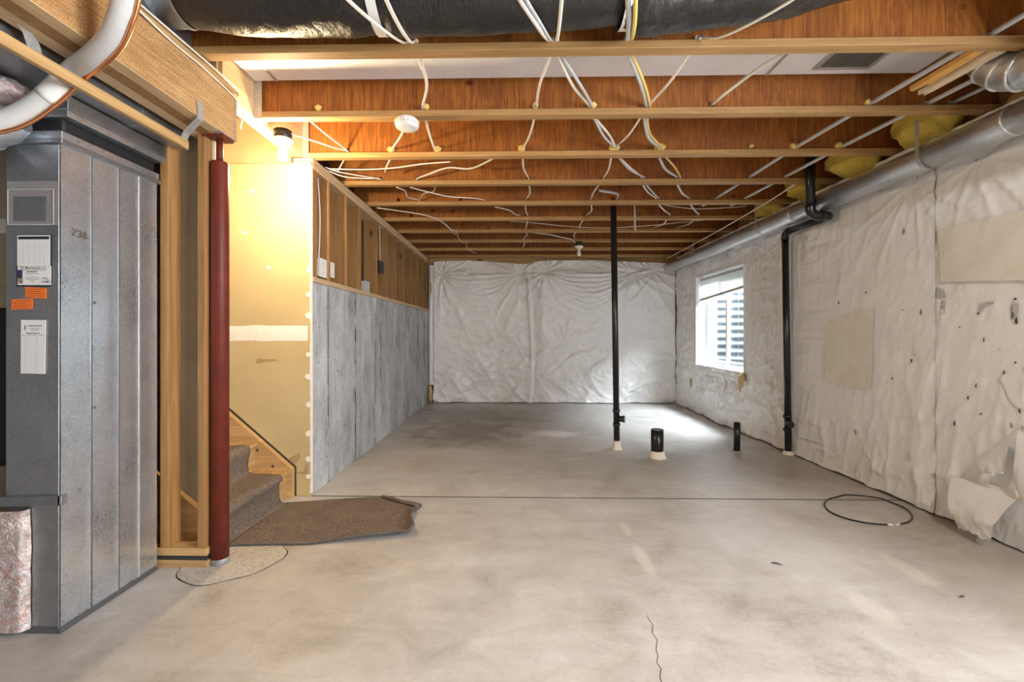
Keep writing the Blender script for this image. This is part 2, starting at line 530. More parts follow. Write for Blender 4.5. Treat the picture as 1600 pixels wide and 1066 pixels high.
# ------------------------------------------------------------------ mesh helpers
class MB:
    def __init__(self):
        self.v, self.f, self.s = [], [], []

    def add(self, vs, fs, smooth=False):
        k = len(self.v)
        self.v += [tuple(p) for p in vs]
        self.f += [tuple(i + k for i in q) for q in fs]
        self.s += [smooth] * len(fs)
        return self

    def box(self, x0, x1, y0, y1, z0, z1):
        vs = [(x, y, z) for z in (z0, z1) for y in (y0, y1) for x in (x0, x1)]
        return self.add(vs, [(0, 2, 3, 1), (4, 5, 7, 6), (0, 1, 5, 4), (2, 6, 7, 3), (0, 4, 6, 2), (1, 3, 7, 5)])

    def prism(self, poly2, axis, a0, a1):
        """extrude a 2D polygon along axis; polygon holds the other two coordinates in order"""
        n = len(poly2)

        def mk(p, a):
            return {'X': (a, p[0], p[1]), 'Y': (p[0], a, p[1]), 'Z': (p[0], p[1], a)}[axis]
        vs = [mk(p, a0) for p in poly2] + [mk(p, a1) for p in poly2]
        fs = [tuple(range(n)), tuple(range(2 * n - 1, n - 1, -1))]
        fs += [(i, i + n, (i + 1) % n + n, (i + 1) % n) for i in range(n)]
        return self.add(vs, fs)

    def tube(self, pts, r, n=8, cap=True, sq=None):
        pts = [Vector(p) for p in pts]
        m = len(pts)
        rs = r if isinstance(r, (list, tuple)) else [r] * m
        tang = []
        for i in range(m):
            d = pts[min(i + 1, m - 1)] - pts[max(i - 1, 0)]
            tang.append(d.normalized())
        up = Vector((0, 0, 1)) if abs(tang[0].z) < 0.9 else Vector((1, 0, 0))
        u = (up - tang[0] * up.dot(tang[0])).normalized()
        vs, fs = [], []
        for i in range(m):
            u = (u - tang[i] * u.dot(tang[i]))
            if u.length < 1e-6:
                u = tang[i].orthogonal()
            u.normalize()
            w = tang[i].cross(u)
            for k in range(n):
                a = 2 * math.pi * k / n
                ru = rs[i]
                rw = rs[i] * (sq if sq else 1.0)
                vs.append(pts[i] + u * math.cos(a) * ru + w * math.sin(a) * rw)
        for i in range(m - 1):
            for k in range(n):
                fs.append((i * n + k, i * n + (k + 1) % n, (i + 1) * n + (k + 1) % n, (i + 1) * n + k))
        self.add(vs, fs, True)
        if cap:
            k = len(self.v) - len(vs)
            self.f += [tuple(k + i for i in range(n - 1, -1, -1)), tuple(k + (m - 1) * n + i for i in range(n))]
            self.s += [False, False]
        return self

    def lathe(self, prof, c, axis='Z', n=20):
        """prof: (radius, height) pairs around c"""
        vs, fs = [], []
        for r, h in prof:
            for k in range(n):
                a = 2 * math.pi * k / n
                p = (r * math.cos(a), r * math.sin(a), h)
                if axis == 'Y':
                    p = (p[0], p[2], p[1])
                if axis == 'X':
                    p = (p[2], p[0], p[1])
                vs.append((c[0] + p[0], c[1] + p[1], c[2] + p[2]))
        for i in range(len(prof) - 1):
            for k in range(n):
                fs.append((i * n + k, i * n + (k + 1) % n, (i + 1) * n + (k + 1) % n, (i + 1) * n + k))
        fs.append(tuple(range(n - 1, -1, -1)))
        fs.append(tuple((len(prof) - 1) * n + k for k in range(n)))
        return self.add(vs, fs, True)

    def holes_plate(self, outer, holes, axis, a0, a1, nseg=12):
        """flat plate with round holes. outer: rectangle (u0,u1,v0,v1); holes: (u,v,r)"""
        u0, u1, v0, v1 = outer
        loops = [[(u0, v0), (u1, v0), (u1, v1), (u0, v1)]]
        for (u, v, r) in holes:
            loops.append([(u + r * math.cos(-2 * math.pi * k / nseg), v + r * math.sin(-2 * math.pi * k / nseg)) for k in range(nseg)])
        tri = geometry.tessellate_polygon([[Vector((p[0], p[1], 0)) for p in lp] for lp in loops])
        flat = [p for lp in loops for p in lp]
        n = len(flat)

        def mk(p, a):
            return {'X': (a, p[0], p[1]), 'Y': (p[0], a, p[1]), 'Z': (p[0], p[1], a)}[axis]
        vs = [mk(p, a0) for p in flat] + [mk(p, a1) for p in flat]
        fs = [tuple(q) for q in tri] + [tuple(i + n for i in reversed(q)) for q in tri]
        k = 0
        for lp in loops:
            m = len(lp)
            fs += [(k + i, k + (i + 1) % m, k + (i + 1) % m + n, k + i + n) for i in range(m)]
            k += m
        return self.add(vs, fs)

    def grid(self, P, smooth=True, flip=False):
        """P: (m,n,3) array"""
        m, n = P.shape[:2]
        vs = P.reshape(-1, 3).tolist()
        fs = []
        for i in range(m - 1):
            for j in range(n - 1):
                q = (i * n + j, i * n + j + 1, (i + 1) * n + j + 1, (i + 1) * n + j)
                fs.append(q[::-1] if flip else q)
        return self.add(vs, fs, smooth)


def ob(name, mb, mat, parent=None, bevel=0.0, recalc=True):
    me = bpy.data.meshes.new(name)
    me.from_pydata(mb.v, [], mb.f)
    me.polygons.foreach_set('use_smooth', mb.s)
    if recalc:
        bm = bmesh.new()
        bm.from_mesh(me)
        bmesh.ops.recalc_face_normals(bm, faces=bm.faces)
        bm.to_mesh(me)
        bm.free()
    me.update()
    me.materials.append(MATS[mat] if isinstance(mat, str) else mat)
    o = bpy.data.objects.new(name, me)
    COL.objects.link(o)
    if bevel:
        b = o.modifiers.new('edge', 'BEVEL')
        b.width = bevel
        b.segments = 2
        b.limit_method = 'ANGLE'
    if parent is not None:
        o.parent = parent
        o.matrix_parent_inverse = base_matrix(parent).inverted()
    return o


def base_matrix(o):
    return Matrix.Translation(o.location) if o.parent is None else Matrix.Identity(4)


def thing(name, label, cat, loc=(0, 0, 0), group=None, kind=None):
    o = bpy.data.objects.new(name, None)
    o.empty_display_size = 0.1
    COL.objects.link(o)
    o.location = loc
    return tag(o, label, cat, group, kind)


def tag(o, label=None, cat=None, group=None, kind=None):
    if label:
        o['label'] = label
    if cat:
        o['category'] = cat
    if group:
        o['group'] = group
    if kind:
        o['kind'] = kind
    return o


def struct(o, label=None):
    o['kind'] = 'structure'
    if label:
        o['label'] = label
    return o


def spline(pts, k=6):
    P = [Vector(p) for p in pts]
    P = [P[0] * 2 - P[1]] + P + [P[-1] * 2 - P[-2]]
    out = []
    for i in range(1, len(P) - 2):
        for j in range(k):
            s = j / k
            a, b, c, d = P[i - 1], P[i], P[i + 1], P[i + 2]
            out.append(0.5 * ((2 * b) + (c - a) * s + (2 * a - 5 * b + 4 * c - d) * s * s + (3 * b - a - 3 * c + d) * s ** 3))
    out.append(P[-2])
    return out


def text_mesh(name, body, size, loc, rot, mat, parent, align='LEFT', bold=0.0):
    cu = bpy.data.curves.new(name, 'FONT')
    cu.body = body
    cu.size = size
    cu.align_x = align
    cu.offset = bold
    to = bpy.data.objects.new(name, cu)
    COL.objects.link(to)
    dg = bpy.context.evaluated_depsgraph_get()
    me = bpy.data.meshes.new_from_object(to.evaluated_get(dg))
    bpy.data.objects.remove(to, do_unlink=True)
    me.materials.clear()
    me.materials.append(MATS[mat])
    o = bpy.data.objects.new(name, me)
    COL.objects.link(o)
    o.location = loc
    o.rotation_euler = rot
    o.parent = parent
    o.matrix_parent_inverse = base_matrix(parent).inverted()
    return o


# smooth lattice noise, vectorised
def vnoise(x, y, seed=0):
    x = np.asarray(x, float)
    y = np.asarray(y, float)
    xi, yi = np.floor(x).astype(np.int64), np.floor(y).astype(np.int64)
    xf, yf = x - xi, y - yi

    def h(a, b):
        n = (a * 374761393 + b * 668265263 + seed * 1442695041) & 0x7fffffff
        n = ((n ^ (n >> 13)) * 1274126177) & 0x7fffffff
        return ((n ^ (n >> 16)) & 0xffff) / 65535.0
    u = xf * xf * (3 - 2 * xf)
    v = yf * yf * (3 - 2 * yf)
    return (h(xi, yi) * (1 - u) + h(xi + 1, yi) * u) * (1 - v) + (h(xi, yi + 1) * (1 - u) + h(xi + 1, yi + 1) * u) * v


def fbm(x, y, seed=0, o=4):
    s, a, t_ = 0, 0.5, 0
    for i in range(o):
        s = s + a * vnoise(x * 2 ** i, y * 2 ** i, seed + i * 17)
        t_ += a
        a *= 0.5
    return s / t_


def ridge(n):
    return 1 - np.abs(2 * n - 1)


# ------------------------------------------------------------------ setting
# floor slab with the sawn control joint
mb = MB()
prof = [(-3.0, -0.15), (8.0, -0.15), (8.0, 0), (3.263, 0), (3.262, -0.022), (3.245, -0.022), (3.244, 0), (-3.0, 0)]
mb.prism(prof, 'X', -3.3, 3.0)
floor = struct(ob('floor', mb, 'concrete_floor'), 'worn grey concrete floor with a sawn joint across it')
mb = MB()
mb.box(-1.46, 2.80, 3.2452, 3.2618, -0.018, -0.0012)
ob('joint_gap', mb, 'dark_gap', floor)
# footing patch round the post and the hairline crack
mb = MB()
pts = []
for k in range(48):
    a = 2 * math.pi * k / 48
    r = 0.235 + 0.012 * math.sin(3 * a + 1) + 0.006 * math.sin(7 * a)
    pts.append((-1.455 + r * math.cos(a), 2.33 + r * math.sin(a)))
mb.prism(pts, 'Z', -0.01, 0.003)
ob('footing_patch', mb, 'concrete_patch', floor)
mb = MB()
P = []
for k in range(49):
    a = 2 * math.pi * k / 48
    r = 0.235 + 0.012 * math.sin(3 * a + 1) + 0.006 * math.sin(7 * a)
    w = 0.004 + 0.003 * math.sin(5 * a) ** 2
    P.append([(-1.455 + (r + q) * math.cos(a), 2.33 + (r + q) * math.sin(a), 0.0012) for q in (-0.001, w)])
mb.grid(np.array(P), False)
ob('patch_joint', mb, 'dark_gap', floor)
mb = MB()
P = []
cr = [(0.552, 1.905), (0.548, 1.88), (0.556, 1.84), (0.538, 1.79), (0.545, 1.75), (0.525, 1.70), (0.520, 1.66), (0.505, 1.63), (0.512, 1.60), (0.495, 1.56), (0.49, 1.50), (0.47, 1.42)]
for i, (x, y) in enumerate(cr):
    w = 0.0012 if 0 < i < len(cr) - 1 else 0.0002
    P.append([(x - w, y, 0.0006), (x + w, y, 0.0006)])
mb.grid(np.array(P), False)
ob('crack', mb, 'dark_gap', floor)

# ceiling: subfloor above the joists, in sheets
mb = MB()
mb.box(-3.3, 3.0, -3.0, 8.0, 2.752, 2.78)
ceiling = struct(ob('ceiling', mb, 'subfloor_board'), 'strand board subfloor above the joists')

# back wall (foundation) and rim board above it
mb = MB()
mb.box(-3.3, 3.0, 7.80, 8.0, -0.15, 2.752)
wall_back = struct(ob('wall_back', mb, 'concrete_plain'))
mb = MB()
mb.box(-1.46, 2.80, 7.765, 7.798, 2.36, 2.75)
ob('rim_board', mb, 'pine_X', wall_back)

# right wall with window opening
WY0, WY1, WZ0, WZ1 = 5.40, 6.86, 0.69, 2.02
mb = MB()
mb.box(2.82, 3.02, -3.0, -1.2, -0.15, 2.752)
mb.box(2.82, 3.02, 0.6, WY0, -0.15, 2.752)
mb.box(2.82, 3.02, -1.2, 0.6, -0.15, 0.78)
mb.box(2.82, 3.02, -1.2, 0.6, 2.02, 2.752)
mb.box(2.82, 3.02, WY1, 8.0, -0.15, 2.752)
mb.box(2.82, 3.02, WY0, WY1, -0.15, WZ0)
mb.box(2.82, 3.02, WY0, WY1, WZ1, 2.752)
wall_right = struct(ob('wall_right', mb, 'concrete_plain'))
mb = MB()
mb.box(2.795, 2.818, -2.6, 7.75, 2.40, 2.75)
ob('rim_board', mb, 'pine_Y', wall_right)

# left boundary walls behind the stairs and furnace; rear wall behind the camera; added fill window
mb = MB()
mb.box(-3.3, -3.2, -3.0, 8.0, -0.15, 2.752)
struct(ob('wall_left', mb, 'concrete_dark'))
mb = MB()
mb.box(-3.3, 3.0, -2.7, -2.6, -0.15, 2.752)
struct(ob('wall_rear', mb, 'concrete_dark'))
mb = MB()
for y0, y1 in ((-1.2, -1.14), (-0.33, -0.27), (0.54, 0.6)):
    mb.box(2.84, 2.90, y0, y1, 0.78, 2.02)
for z0, z1 in ((0.78, 0.84), (1.96, 2.02)):
    mb.box(2.84, 2.90, -1.2, 0.6, z0, z1)
struct(ob('fill_window', mb, 'vinyl_white'))  # unseen window frame, added so the fill light has an opening

# concrete half wall beside the stairs, cast in form panels
mb = MB()
mb.box(-1.75, -1.478, 3.275, 7.80, -0.15, 1.545)
wall_half = struct(ob('wall_half', mb, 'concrete_wall'), 'grey form-cast concrete half wall')
seams = [3.275, 3.552, 4.16, 4.767, 4.962, 5.61, 6.237, 6.88, 7.40, 7.80]
for i in range(len(seams) - 1):
    y0, y1 = seams[i] + 0.005, seams[i + 1] - 0.005
    off = random.uniform(-0.003, 0.003)
    ny, nz = max(4, int((y1 - y0) / 0.03)), 52
    yy, zz = np.meshgrid(np.linspace(y0, y1, ny), np.linspace(0, 1.545, nz), indexing='ij')
    d = 0.004 * (fbm(yy * 22, zz * 2.0, 5) - 0.5) + 0.004 * (fbm(yy * 40, zz * 9, 9) - 0.5)
    edge = np.minimum(yy - y0, y1 - yy)
    lip = np.exp(-(edge / 0.018) ** 2) * (0.006 * (fbm(yy * 30, zz * 7, 31 + i) > 0.52))
    pit = -0.008 * np.clip(fbm(yy * 34, zz * 26, 3 + i) - 0.66, 0, 1) * 6
    P = np.stack([-1.470 + off + d + lip + pit, yy, zz], -1)
    mb = MB()
    mb.grid(P)
    mb.add([(-1.479, y0, 0), (-1.47 + off, y0, 0), (-1.47 + off, y0, 1.545), (-1.479, y0, 1.545)], [(0, 1, 2, 3)])
    mb.add([(-1.479, y1, 0), (-1.47 + off, y1, 0), (-1.47 + off, y1, 1.545), (-1.479, y1, 1.545)], [(0, 1, 2, 3)])
    ob('form_panel', mb, 'concrete_wall', wall_half, recalc=False)

for y in seams[1:-1]:
    mb = MB()
    zz = np.linspace(0.004, 1.54, 120)
    wd = 0.0035 + 0.012 * np.clip(fbm(zz * 9, zz * 0 + y, 6) - 0.42, 0, 1) * (1 if y < 4.6 else 0.7)
    cx_ = y + 0.006 * (fbm(zz * 6, zz * 0 + y * 3, 2) - 0.5)
    dx = -1.4675 + 0.004 * fbm(zz * 20, zz * 0 + y, 8)
    P = np.stack([np.stack([dx - 0.006, cx_ - wd, zz], -1), np.stack([dx, cx_ - wd * 0.3, zz], -1), np.stack([dx, cx_ + wd * 0.3, zz], -1), np.stack([dx - 0.006, cx_ + wd, zz], -1)], 1)
    mb.grid(P)
    ob('form_seam', mb, 'seam_dark', wall_half, recalc=False)

# drywall on the far side of the stairs
mb = MB()
mb.box(-3.2, -1.465, 3.25, 3.273, 0.0, 2.398)
wall_stair = struct(ob('wall_stair', mb, 'drywall_cream'), 'unpainted cream drywall beside the stairs')
# taped joint, screw heads under filler, torn paper
n = 60
xs = np.linspace(-2.6, -1.49, n)
P = np.zeros((n, 6, 3))
for j, s in enumerate(np.linspace(0, 1, 6)):
    lo = 1.118 + 0.010 * (fbm(xs * 9, xs * 0, 3) - 0.5)
    hi = 1.228 + 0.016 * (fbm(xs * 7, xs * 0 + 4, 8) - 0.5)
    P[:, j, 0] = xs
    P[:, j, 1] = 3.2495 - 0.0025 * math.sin(math.pi * s)
    P[:, j, 2] = lo + (hi - lo) * s
mb = MB()
mb.grid(P)
ob('joint_filler', mb, 'plaster_mud', wall_stair)
for (x, z, r) in [(-1.775, 1.644, 0.016), (-1.488, 2.385, 0.024), (-1.52, 2.33, 0.026), (-1.60, 2.385, 0.018), (-1.492, 2.26, 0.02), (-1.487, 1.98, 0.018), (-1.485, 1.63, 0.018),
                  (-1.484, 1.45, 0.02), (-1.486, 1.30, 0.022), (-1.484, 1.02, 0.02), (-1.488, 0.86, 0.021), (-1.484, 0.66, 0.02), (-1.487, 0.45, 0.021), (-1.486, 0.265, 0.02),
                  (-1.486, 0.14, 0.016), (-1.95, 1.9, 0.014), (-1.9, 2.2, 0.015)]:
    mb = MB()
    mb.prism([(x + r * (0.8 + 0.35 * random.random()) * math.cos(a), z + r * (0.8 + 0.45 * random.random()) * math.sin(a)) for a in np.linspace(0, 2 * math.pi, 11)[:-1]], 'Y', 3.2465, 3.2505)
    ob('screw_filler', mb, 'plaster_mud', wall_stair)
mb = MB()
nz = 90
zz = np.linspace(0.02, 2.39, nz)
w = 0.006 + 0.010 * np.clip(fbm(zz * 16, zz * 0, 6) - 0.35, 0, 1)
P = np.stack([np.stack([-1.4655 - w, np.full(nz, 3.2485), zz], -1), np.stack([np.full(nz, -1.4635), np.full(nz, 3.2485), zz], -1), np.stack([np.full(nz, -1.4635), np.full(nz, 3.274), zz], -1)], 1)
mb.grid(P, False)
ob('corner_bead', mb, 'plaster_mud', wall_stair)
for pl in ([(-1.86, 0.99), (-1.73, 0.985), (-1.70, 0.975), (-1.80, 0.965), (-1.87, 0.955)], [(-1.62, 0.275), (-1.55, 0.31), (-1.545, 0.28), (-1.57, 0.24), (-1.60, 0.22), (-1.64, 0.255)], [(-1.51, 0.22), (-1.49, 0.24), (-1.49, 0.16), (-1.56, 0.155), (-1.575, 0.17), (-1.52, 0.178)]):
    mb = MB()
    mb.prism(pl, 'Y', 3.2485, 3.2505)
    ob('torn_paper', mb, 'torn_tan', wall_stair)
# upper bulkhead above the drywall
mb = MB()
mb.box(-3.2, -1.64, 3.30, 3.33, 2.398, 2.752)
bulk = struct(ob('wall_bulkhead', mb, 'drywall_cream'))

# partition beside the stairs: drywall back seen between the studs
mb = MB()
mb.prism([(-3.2, 1.52), (-3.2, 2.75), (-1.545, 2.75), (-1.545, 0.245), (-1.60, 0.255)], 'Y', 2.327, 2.340)
part = struct(ob('wall_partition', mb, 'drywall_back'))
mb = MB()
mb.box(-3.2, -1.532, 2.237, 2.326, 0.0, 0.036)
ob('bottom_plate', mb, 'pine_X', part, 0.003)
mb = MB()
mb.box(-3.2, -1.540, 2.245, 2.320, 0.036, 0.060)
ob('shim', mb, 'dark_gap', part)
mb = MB()
mb.box(-3.2, -1.537, 2.237, 2.326, 0.060, 0.098)
ob('bottom_plate', mb, 'pine_X', part, 0.003)
for x0, x1, rot in ((-1.772, -1.730, 0), (-1.582, -1.543, 0), (-2.17, -2.13, 0), (-2.57, -2.53, 0)):
    mb = MB()
    mb.box(x0, x1, 2.237, 2.326, 0.098, 2.17)
    ob('stud', mb, 'stud_brown_Z', part, 0.003)
mb = MB()
mb.box(-1.541, -1.530, 2.290, 2.341, 0.10, 2.17)
ob('drywall_edge', mb, 'plaster_mud', part)

# ------------------------------------------------------------------ framed wall on top of the concrete half wall
sw = thing('stud_wall', 'framed wood stud wall standing on the concrete half wall', 'stud wall', (-1.53, 3.275, 1.545))
mb = MB()
mb.box(-1.61, -1.462, 3.275, 7.70, 1.547, 1.585)
ob('sill_plate', mb, 'old_plate_Y', sw, 0.003)
for z0 in (2.372, 2.411):
    mb = MB()
    mb.box(-1.61, -1.462 - 0.002 * (z0 > 2.4), 3.275, 7.70, z0, z0 + 0.038)
    ob('top_plate', mb, 'old_plate_Y', sw, 0.003)
for y in (3.277, 3.317, 3.555, 3.93, 4.252, 4.292, 4.806, 5.196, 5.583, 5.994, 6.432, 6.856, 7.313, 7.62):
    mb = MB()
    mb.box(-1.607, -1.466, y, y + 0.038, 1.586, 2.371)
    ob('stud', mb, 'stud_brown_Z', sw, 0.003)
mb = MB()
mb.box(-1.62, -1.609, 3.28, 7.70, 1.587, 2.45)
ob('sheathing', mb, 'sheathing_shade', sw)
mb = MB()
mb.box(-1.60, -1.50, 4.334, 4.336, 1.60, 2.36)
ob('paper_strip', mb, 'paper_white', sw)

# electrical boxes among the studs
def ebox(name, y, z, w, h, mat, face, label, dp=0.05, x=-1.50):
    t_ = thing(name, label, 'electrical box', (x, y, z - h / 2))
    mb = MB()
    mb.box(x - dp, x, y - w / 2, y + w / 2, z - h / 2, z + h / 2)
    ob('box_body', mb, mat, t_, 0.003)
    mb = MB()
    mb.box(x, x + 0.004, y - w / 2 - 0.004, y + w / 2 + 0.004, z - h / 2 - 0.004, z + h / 2 + 0.004)
    cp = ob('cover_plate', mb, face, t_, 0.0015)
    for s in (-0.25, 0.25):
        mb = MB()
        mb.lathe([(0.004, 0), (0.004, 0.003)], (x + 0.0035, y, z + s * h), 'X', 8)
        ob('screw', mb, 'steel_dark', cp)


ebox('electrical_box', 3.475, 1.675, 0.13, 0.135, 'white_plastic', 'white_plastic', 'wide white electrical box nearest the drywall, in the first stud bay', x=-1.478)
ebox('electrical_box', 3.650, 1.685, 0.085, 0.115, 'white_plastic', 'white_plastic', 'narrow white electrical box just right of the wide white one', x=-1.478)
ebox('electrical_box', 4.52, 1.64, 0.15, 0.10, 'cable_grey', 'cable_grey', 'blue-grey metal electrical box low on the sill plate between studs', x=-1.478)
ebox('electrical_box', 5.02, 1.91, 0.16, 0.12, 'black_plastic', 'black_plastic', 'black electrical box at mid height in the middle of the stud wall', x=-1.478)
ebox('electrical_box', 7.47, 1.93, 0.14, 0.14, 'black_plastic', 'black_plastic', 'small black electrical box in the last stud bay by the white sheeting', x=-1.478)

# ------------------------------------------------------------------ joists
JY = [2.11 + 0.6135 * i for i in range(10)]            # back lower edge of each bottom flange
JLAB = ['engineered wood ceiling joist nearest the camera, just behind the black flexible duct',
        'engineered wood ceiling joist with the smoke detector under it, second from the camera',
        'brightly lit ceiling joist just behind the glowing bulb, third from the camera',
        'fourth ceiling joist from the camera, white cables draped along its left end',
        'fifth ceiling joist from the camera, ending at the top of the thin black pipe',
        'sixth ceiling joist from the camera, first one behind the thin black pipe',
        'seventh ceiling joist from the camera',
        'eighth ceiling joist from the camera, carrying the unlit bulb',
        'ninth ceiling joist from the camera, second from the back wall',
        'ceiling joist farthest from the camera, against the white sheeting']
HX = {0: [-0.458, 0.187, 0.518, 0.835, 2.121, 2.45],
      1: [-1.17, -0.54, 0.129, 0.442, 0.776, 1.149, 2.062, 2.391, 2.529],
      2: [-1.224, -0.894, -0.57, 0.065, 0.723, 1.045, 1.694, 2.012, 2.334],
      3: [-1.16, -0.842, 0.121, 0.758, 1.086, 1.391, 2.0, 2.30],
      4: [-1.161, -0.537, 0.121, 0.757, 0.972, 1.401, 1.716, 1.98, 2.27],
      5: [-1.172, 0.152, 0.802, 1.741, 2.055, 1.401],
      6: [0.138, 0.817, 1.741, 2.045], 7: [0.13, 0.83, 1.75], 8: [0.13], 9: []}
HZ = 2.508
for i, yb in enumerate(JY):
    xl = -1.54 if i < 3 else -1.605
    t_ = thing('ceiling_joist', JLAB[i], 'joist', (xl, yb - 0.03, 2.45), 'engineered ceiling joists')
    mb = MB()
    mb.box(xl, 2.793, yb - 0.06, yb, 2.45, 2.486)
    ob('bottom_flange', mb, 'flange_X', t_, 0.003)
    mb = MB()
    mb.box(xl, 2.793, yb - 0.06, yb, 2.716, 2.751)
    ob('top_flange', mb, 'flange_X', t_)
    cuts = [xl] + sorted([xl + 0.78 + 0.3 * random.random(), 0.35 + 0.5 * random.random(), 1.75 + 0.35 * random.random()]) + [2.793]
    for a, b in zip(cuts[:-1], cuts[1:]):
        mb = MB()
        hs = [(x, HZ, 0.019) for x in HX[i] if a + 0.025 < x < b - 0.025]
        mb.holes_plate((a + 0.001, b - 0.001, 2.486, 2.716), hs, 'Y', yb - 0.036, yb - 0.025)
        ob('web_panel', mb, 'plywood_web', t_)
    if i in (1, 2):
        mb = MB()
        mb.box(xl - 0.001, xl + 0.045, yb - 0.064, yb - 0.0605, 2.447, 2.72)
        mb.box(xl - 0.001, xl + 0.045, yb - 0.064, yb + 0.004, 2.444, 2.4495)
        mb.box(xl - 0.001, xl + 0.045, yb + 0.0005, yb + 0.004, 2.447, 2.60)
        ob('joist_hanger', mb, 'hanger_metal', t_)
# joist above and behind the camera line (keeps the duct bay closed)
t_ = thing('ceiling_joist', 'ceiling joist above the camera in front of the black flexible duct', 'joist', (-1.44, 1.46, 2.45), 'engineered ceiling joists')
for nm, z0, z1, y0, y1, m in (('bottom_flange', 2.45, 2.486, 1.43, 1.49, 'flange_X'), ('top_flange', 2.716, 2.751, 1.43, 1.49, 'flange_X'), ('web_panel', 2.486, 2.716, 1.455, 1.466, 'plywood_web')):
    mb = MB()
    mb.box(-1.44, 2.793, y0, y1, z0, z1)
    ob(nm, mb, m, t_)

# stair header that the first joists hang from
mb = MB()
mb.box(-1.63, -1.542, 2.372, 3.274, 2.452, 2.751)
tag(ob('header_beam', mb, 'old_plate_Y', None, 0.003), 'pale wood header beam along the stair opening above the glowing bulb', 'beam')

# big strand beam on the red post
bt = thing('support_beam', 'thick strand lumber beam at upper left resting on the red post', 'beam', (-1.53, 2.33, 2.172))
mb = MB()
mb.box(-1.628, -1.45, -2.59, 2.335, 2.172, 2.408)
ob('beam_body', mb, 'strand_beam', bt, 0.004)
for k in range(3):
    mb = MB()
    mb.box(-1.627 + k * 0.059, -1.627 + k * 0.059 + 0.057, -2.59, 2.336, 2.1685, 2.1725)
    ob('lamination', mb, 'stud_brown_Z' if k == 1 else 'old_plate_Y', bt)
mb = MB()
mb.box(-1.628, -1.449, -2.59, 2.365, 2.411, 2.449)
ob('nailer', mb, 'pine_Y', bt, 0.003)
mb = MB()
mb.box(-1.480, -1.444, 2.20, 2.338, 2.166, 2.169)
mb.box(-1.4485, -1.445, 2.325, 2.338, 2.168, 2.40)
ob('end_bracket', mb, 'hanger_metal', bt)

# red adjustable post
po = thing('support_post', 'dark red steel support post beside the stairs', 'post', (-1.503, 2.29, 0))
mb = MB()
mb.lathe([(0.043, 0.0), (0.043, 0.028), (0.0425, 0.03)], (-1.503, 2.29, 0.002), 'Z', 28)
ob('bare_base', mb, 'post_steel', po)
mb = MB()
mb.lathe([(0.0425, 0.03), (0.0425, 2.035), (0.040, 2.042), (0.018, 2.043)], (-1.503, 2.29, 0), 'Z', 28)
ob('post_tube', mb, 'red_paint', po)
mb = MB()
mb.lathe([(0.016, 2.04), (0.016, 2.155)], (-1.503, 2.29, 0), 'Z', 14)
ob('jack_screw', mb, 'red_paint', po)
mb = MB()
mb.box(-1.56, -1.455, 2.235, 2.330, 2.155, 2.166)
mb.box(-1.490, -1.486, 2.232, 2.236, 2.155, 2.21)
ob('top_plate', mb, 'red_paint', po)

# ------------------------------------------------------------------ plastic sheeting
def radial(u, v, pins, A, R, seed):
    h = np.zeros_like(u)
    for k, (pu, pv) in enumerate(pins):
        du, dv = u - pu, v - pv
        r = np.hypot(du, dv)
        th = np.arctan2(dv, du)
        ph = th * 7 + 5 * fbm(th * 1.7 + k * 9 + 20, r * 1.2, seed + k, 3)
        rid = np.clip(np.cos(ph * 2.0), 0, 1) ** 2 * (0.45 + 0.8 * vnoise(th * 3 + 40, r * 2 + k, seed + 5))
        h += A * rid * np.exp(-r / R) * (1 - np.exp(-r / 0.06))
        h -= 0.022 * np.exp(-(r / 0.10) ** 2)
    return h


def swag(u, v, p0, p1, A, seed, per=0.10):
    uu = (u - p0[0]) / (p1[0] - p0[0])
    inside = (uu > 0) & (uu < 1)
    w = (p0[1] - v) / (4 * np.clip(uu * (1 - uu), 0.02, 1) + 0.12)
    ph = w / per + 1.2 * fbm(u * 2.0, v * 2.0, seed)
    rid = np.clip(np.cos(ph * 2 * math.pi), 0, 1) ** 2
    env = np.exp(-np.clip(w, 0, 9) / 0.28) * (w > 0.0) * np.clip(np.sin(np.clip(uu, 0, 1) * math.pi) * 2.2, 0, 1)
    return np.where(inside, A * rid * env, 0)


# back wall: two overlapping sheets
def back_disp(X, Z):
    pins = [(-1.235, 2.183), (0.086, 2.179), (0.528, 2.211), (1.965, 2.196), (2.328, 2.227)]
    h = radial(X, Z, pins, 0.036, 0.55, 3)
    h += swag(X, Z, pins[0], pins[1], 0.042, 2, 0.075)
    h += swag(X, Z, pins[2], pins[3], 0.042, 6, 0.075)
    low = np.clip((1.25 - Z) / 1.2, 0, 1)
    q = fbm(X * 1.3 + Z * 0.9, Z * 2.6 - X * 1.5, 14, 4)
    h += 0.050 * ridge(q) ** 4 * (0.25 + low)
    q2 = fbm(X * 2.0 + Z * 2.6, Z * 1.2 - X * 0.6 + 9, 24, 3)
    h += 0.026 * ridge(q2) ** 5 * (0.25 + low * 1.2)
    h += 0.006 * (fbm(X * 3, Z * 3, 44, 3) - 0.5)
    for k_, (fu_, fv_) in enumerate(((2.4, 0.8), (0.9, 3.0), (1.6, 2.4), (3.4, 2.0))):
        qq = fbm(X * fu_ + Z * 1.3 * (-1) ** k_, Z * fv_ + X * 0.9, 101 + k_, 3)
        h += 0.011 * ridge(qq) ** 12 * (0.6 + 0.6 * low)
    seam = X - 0.25 - 0.03 * np.sin(Z * 2.0)
    h += 0.030 * np.exp(-(seam / 0.022) ** 2) * (Z < 2.1) - 0.016 * np.exp(-((seam - 0.06) / 0.03) ** 2)
    return h


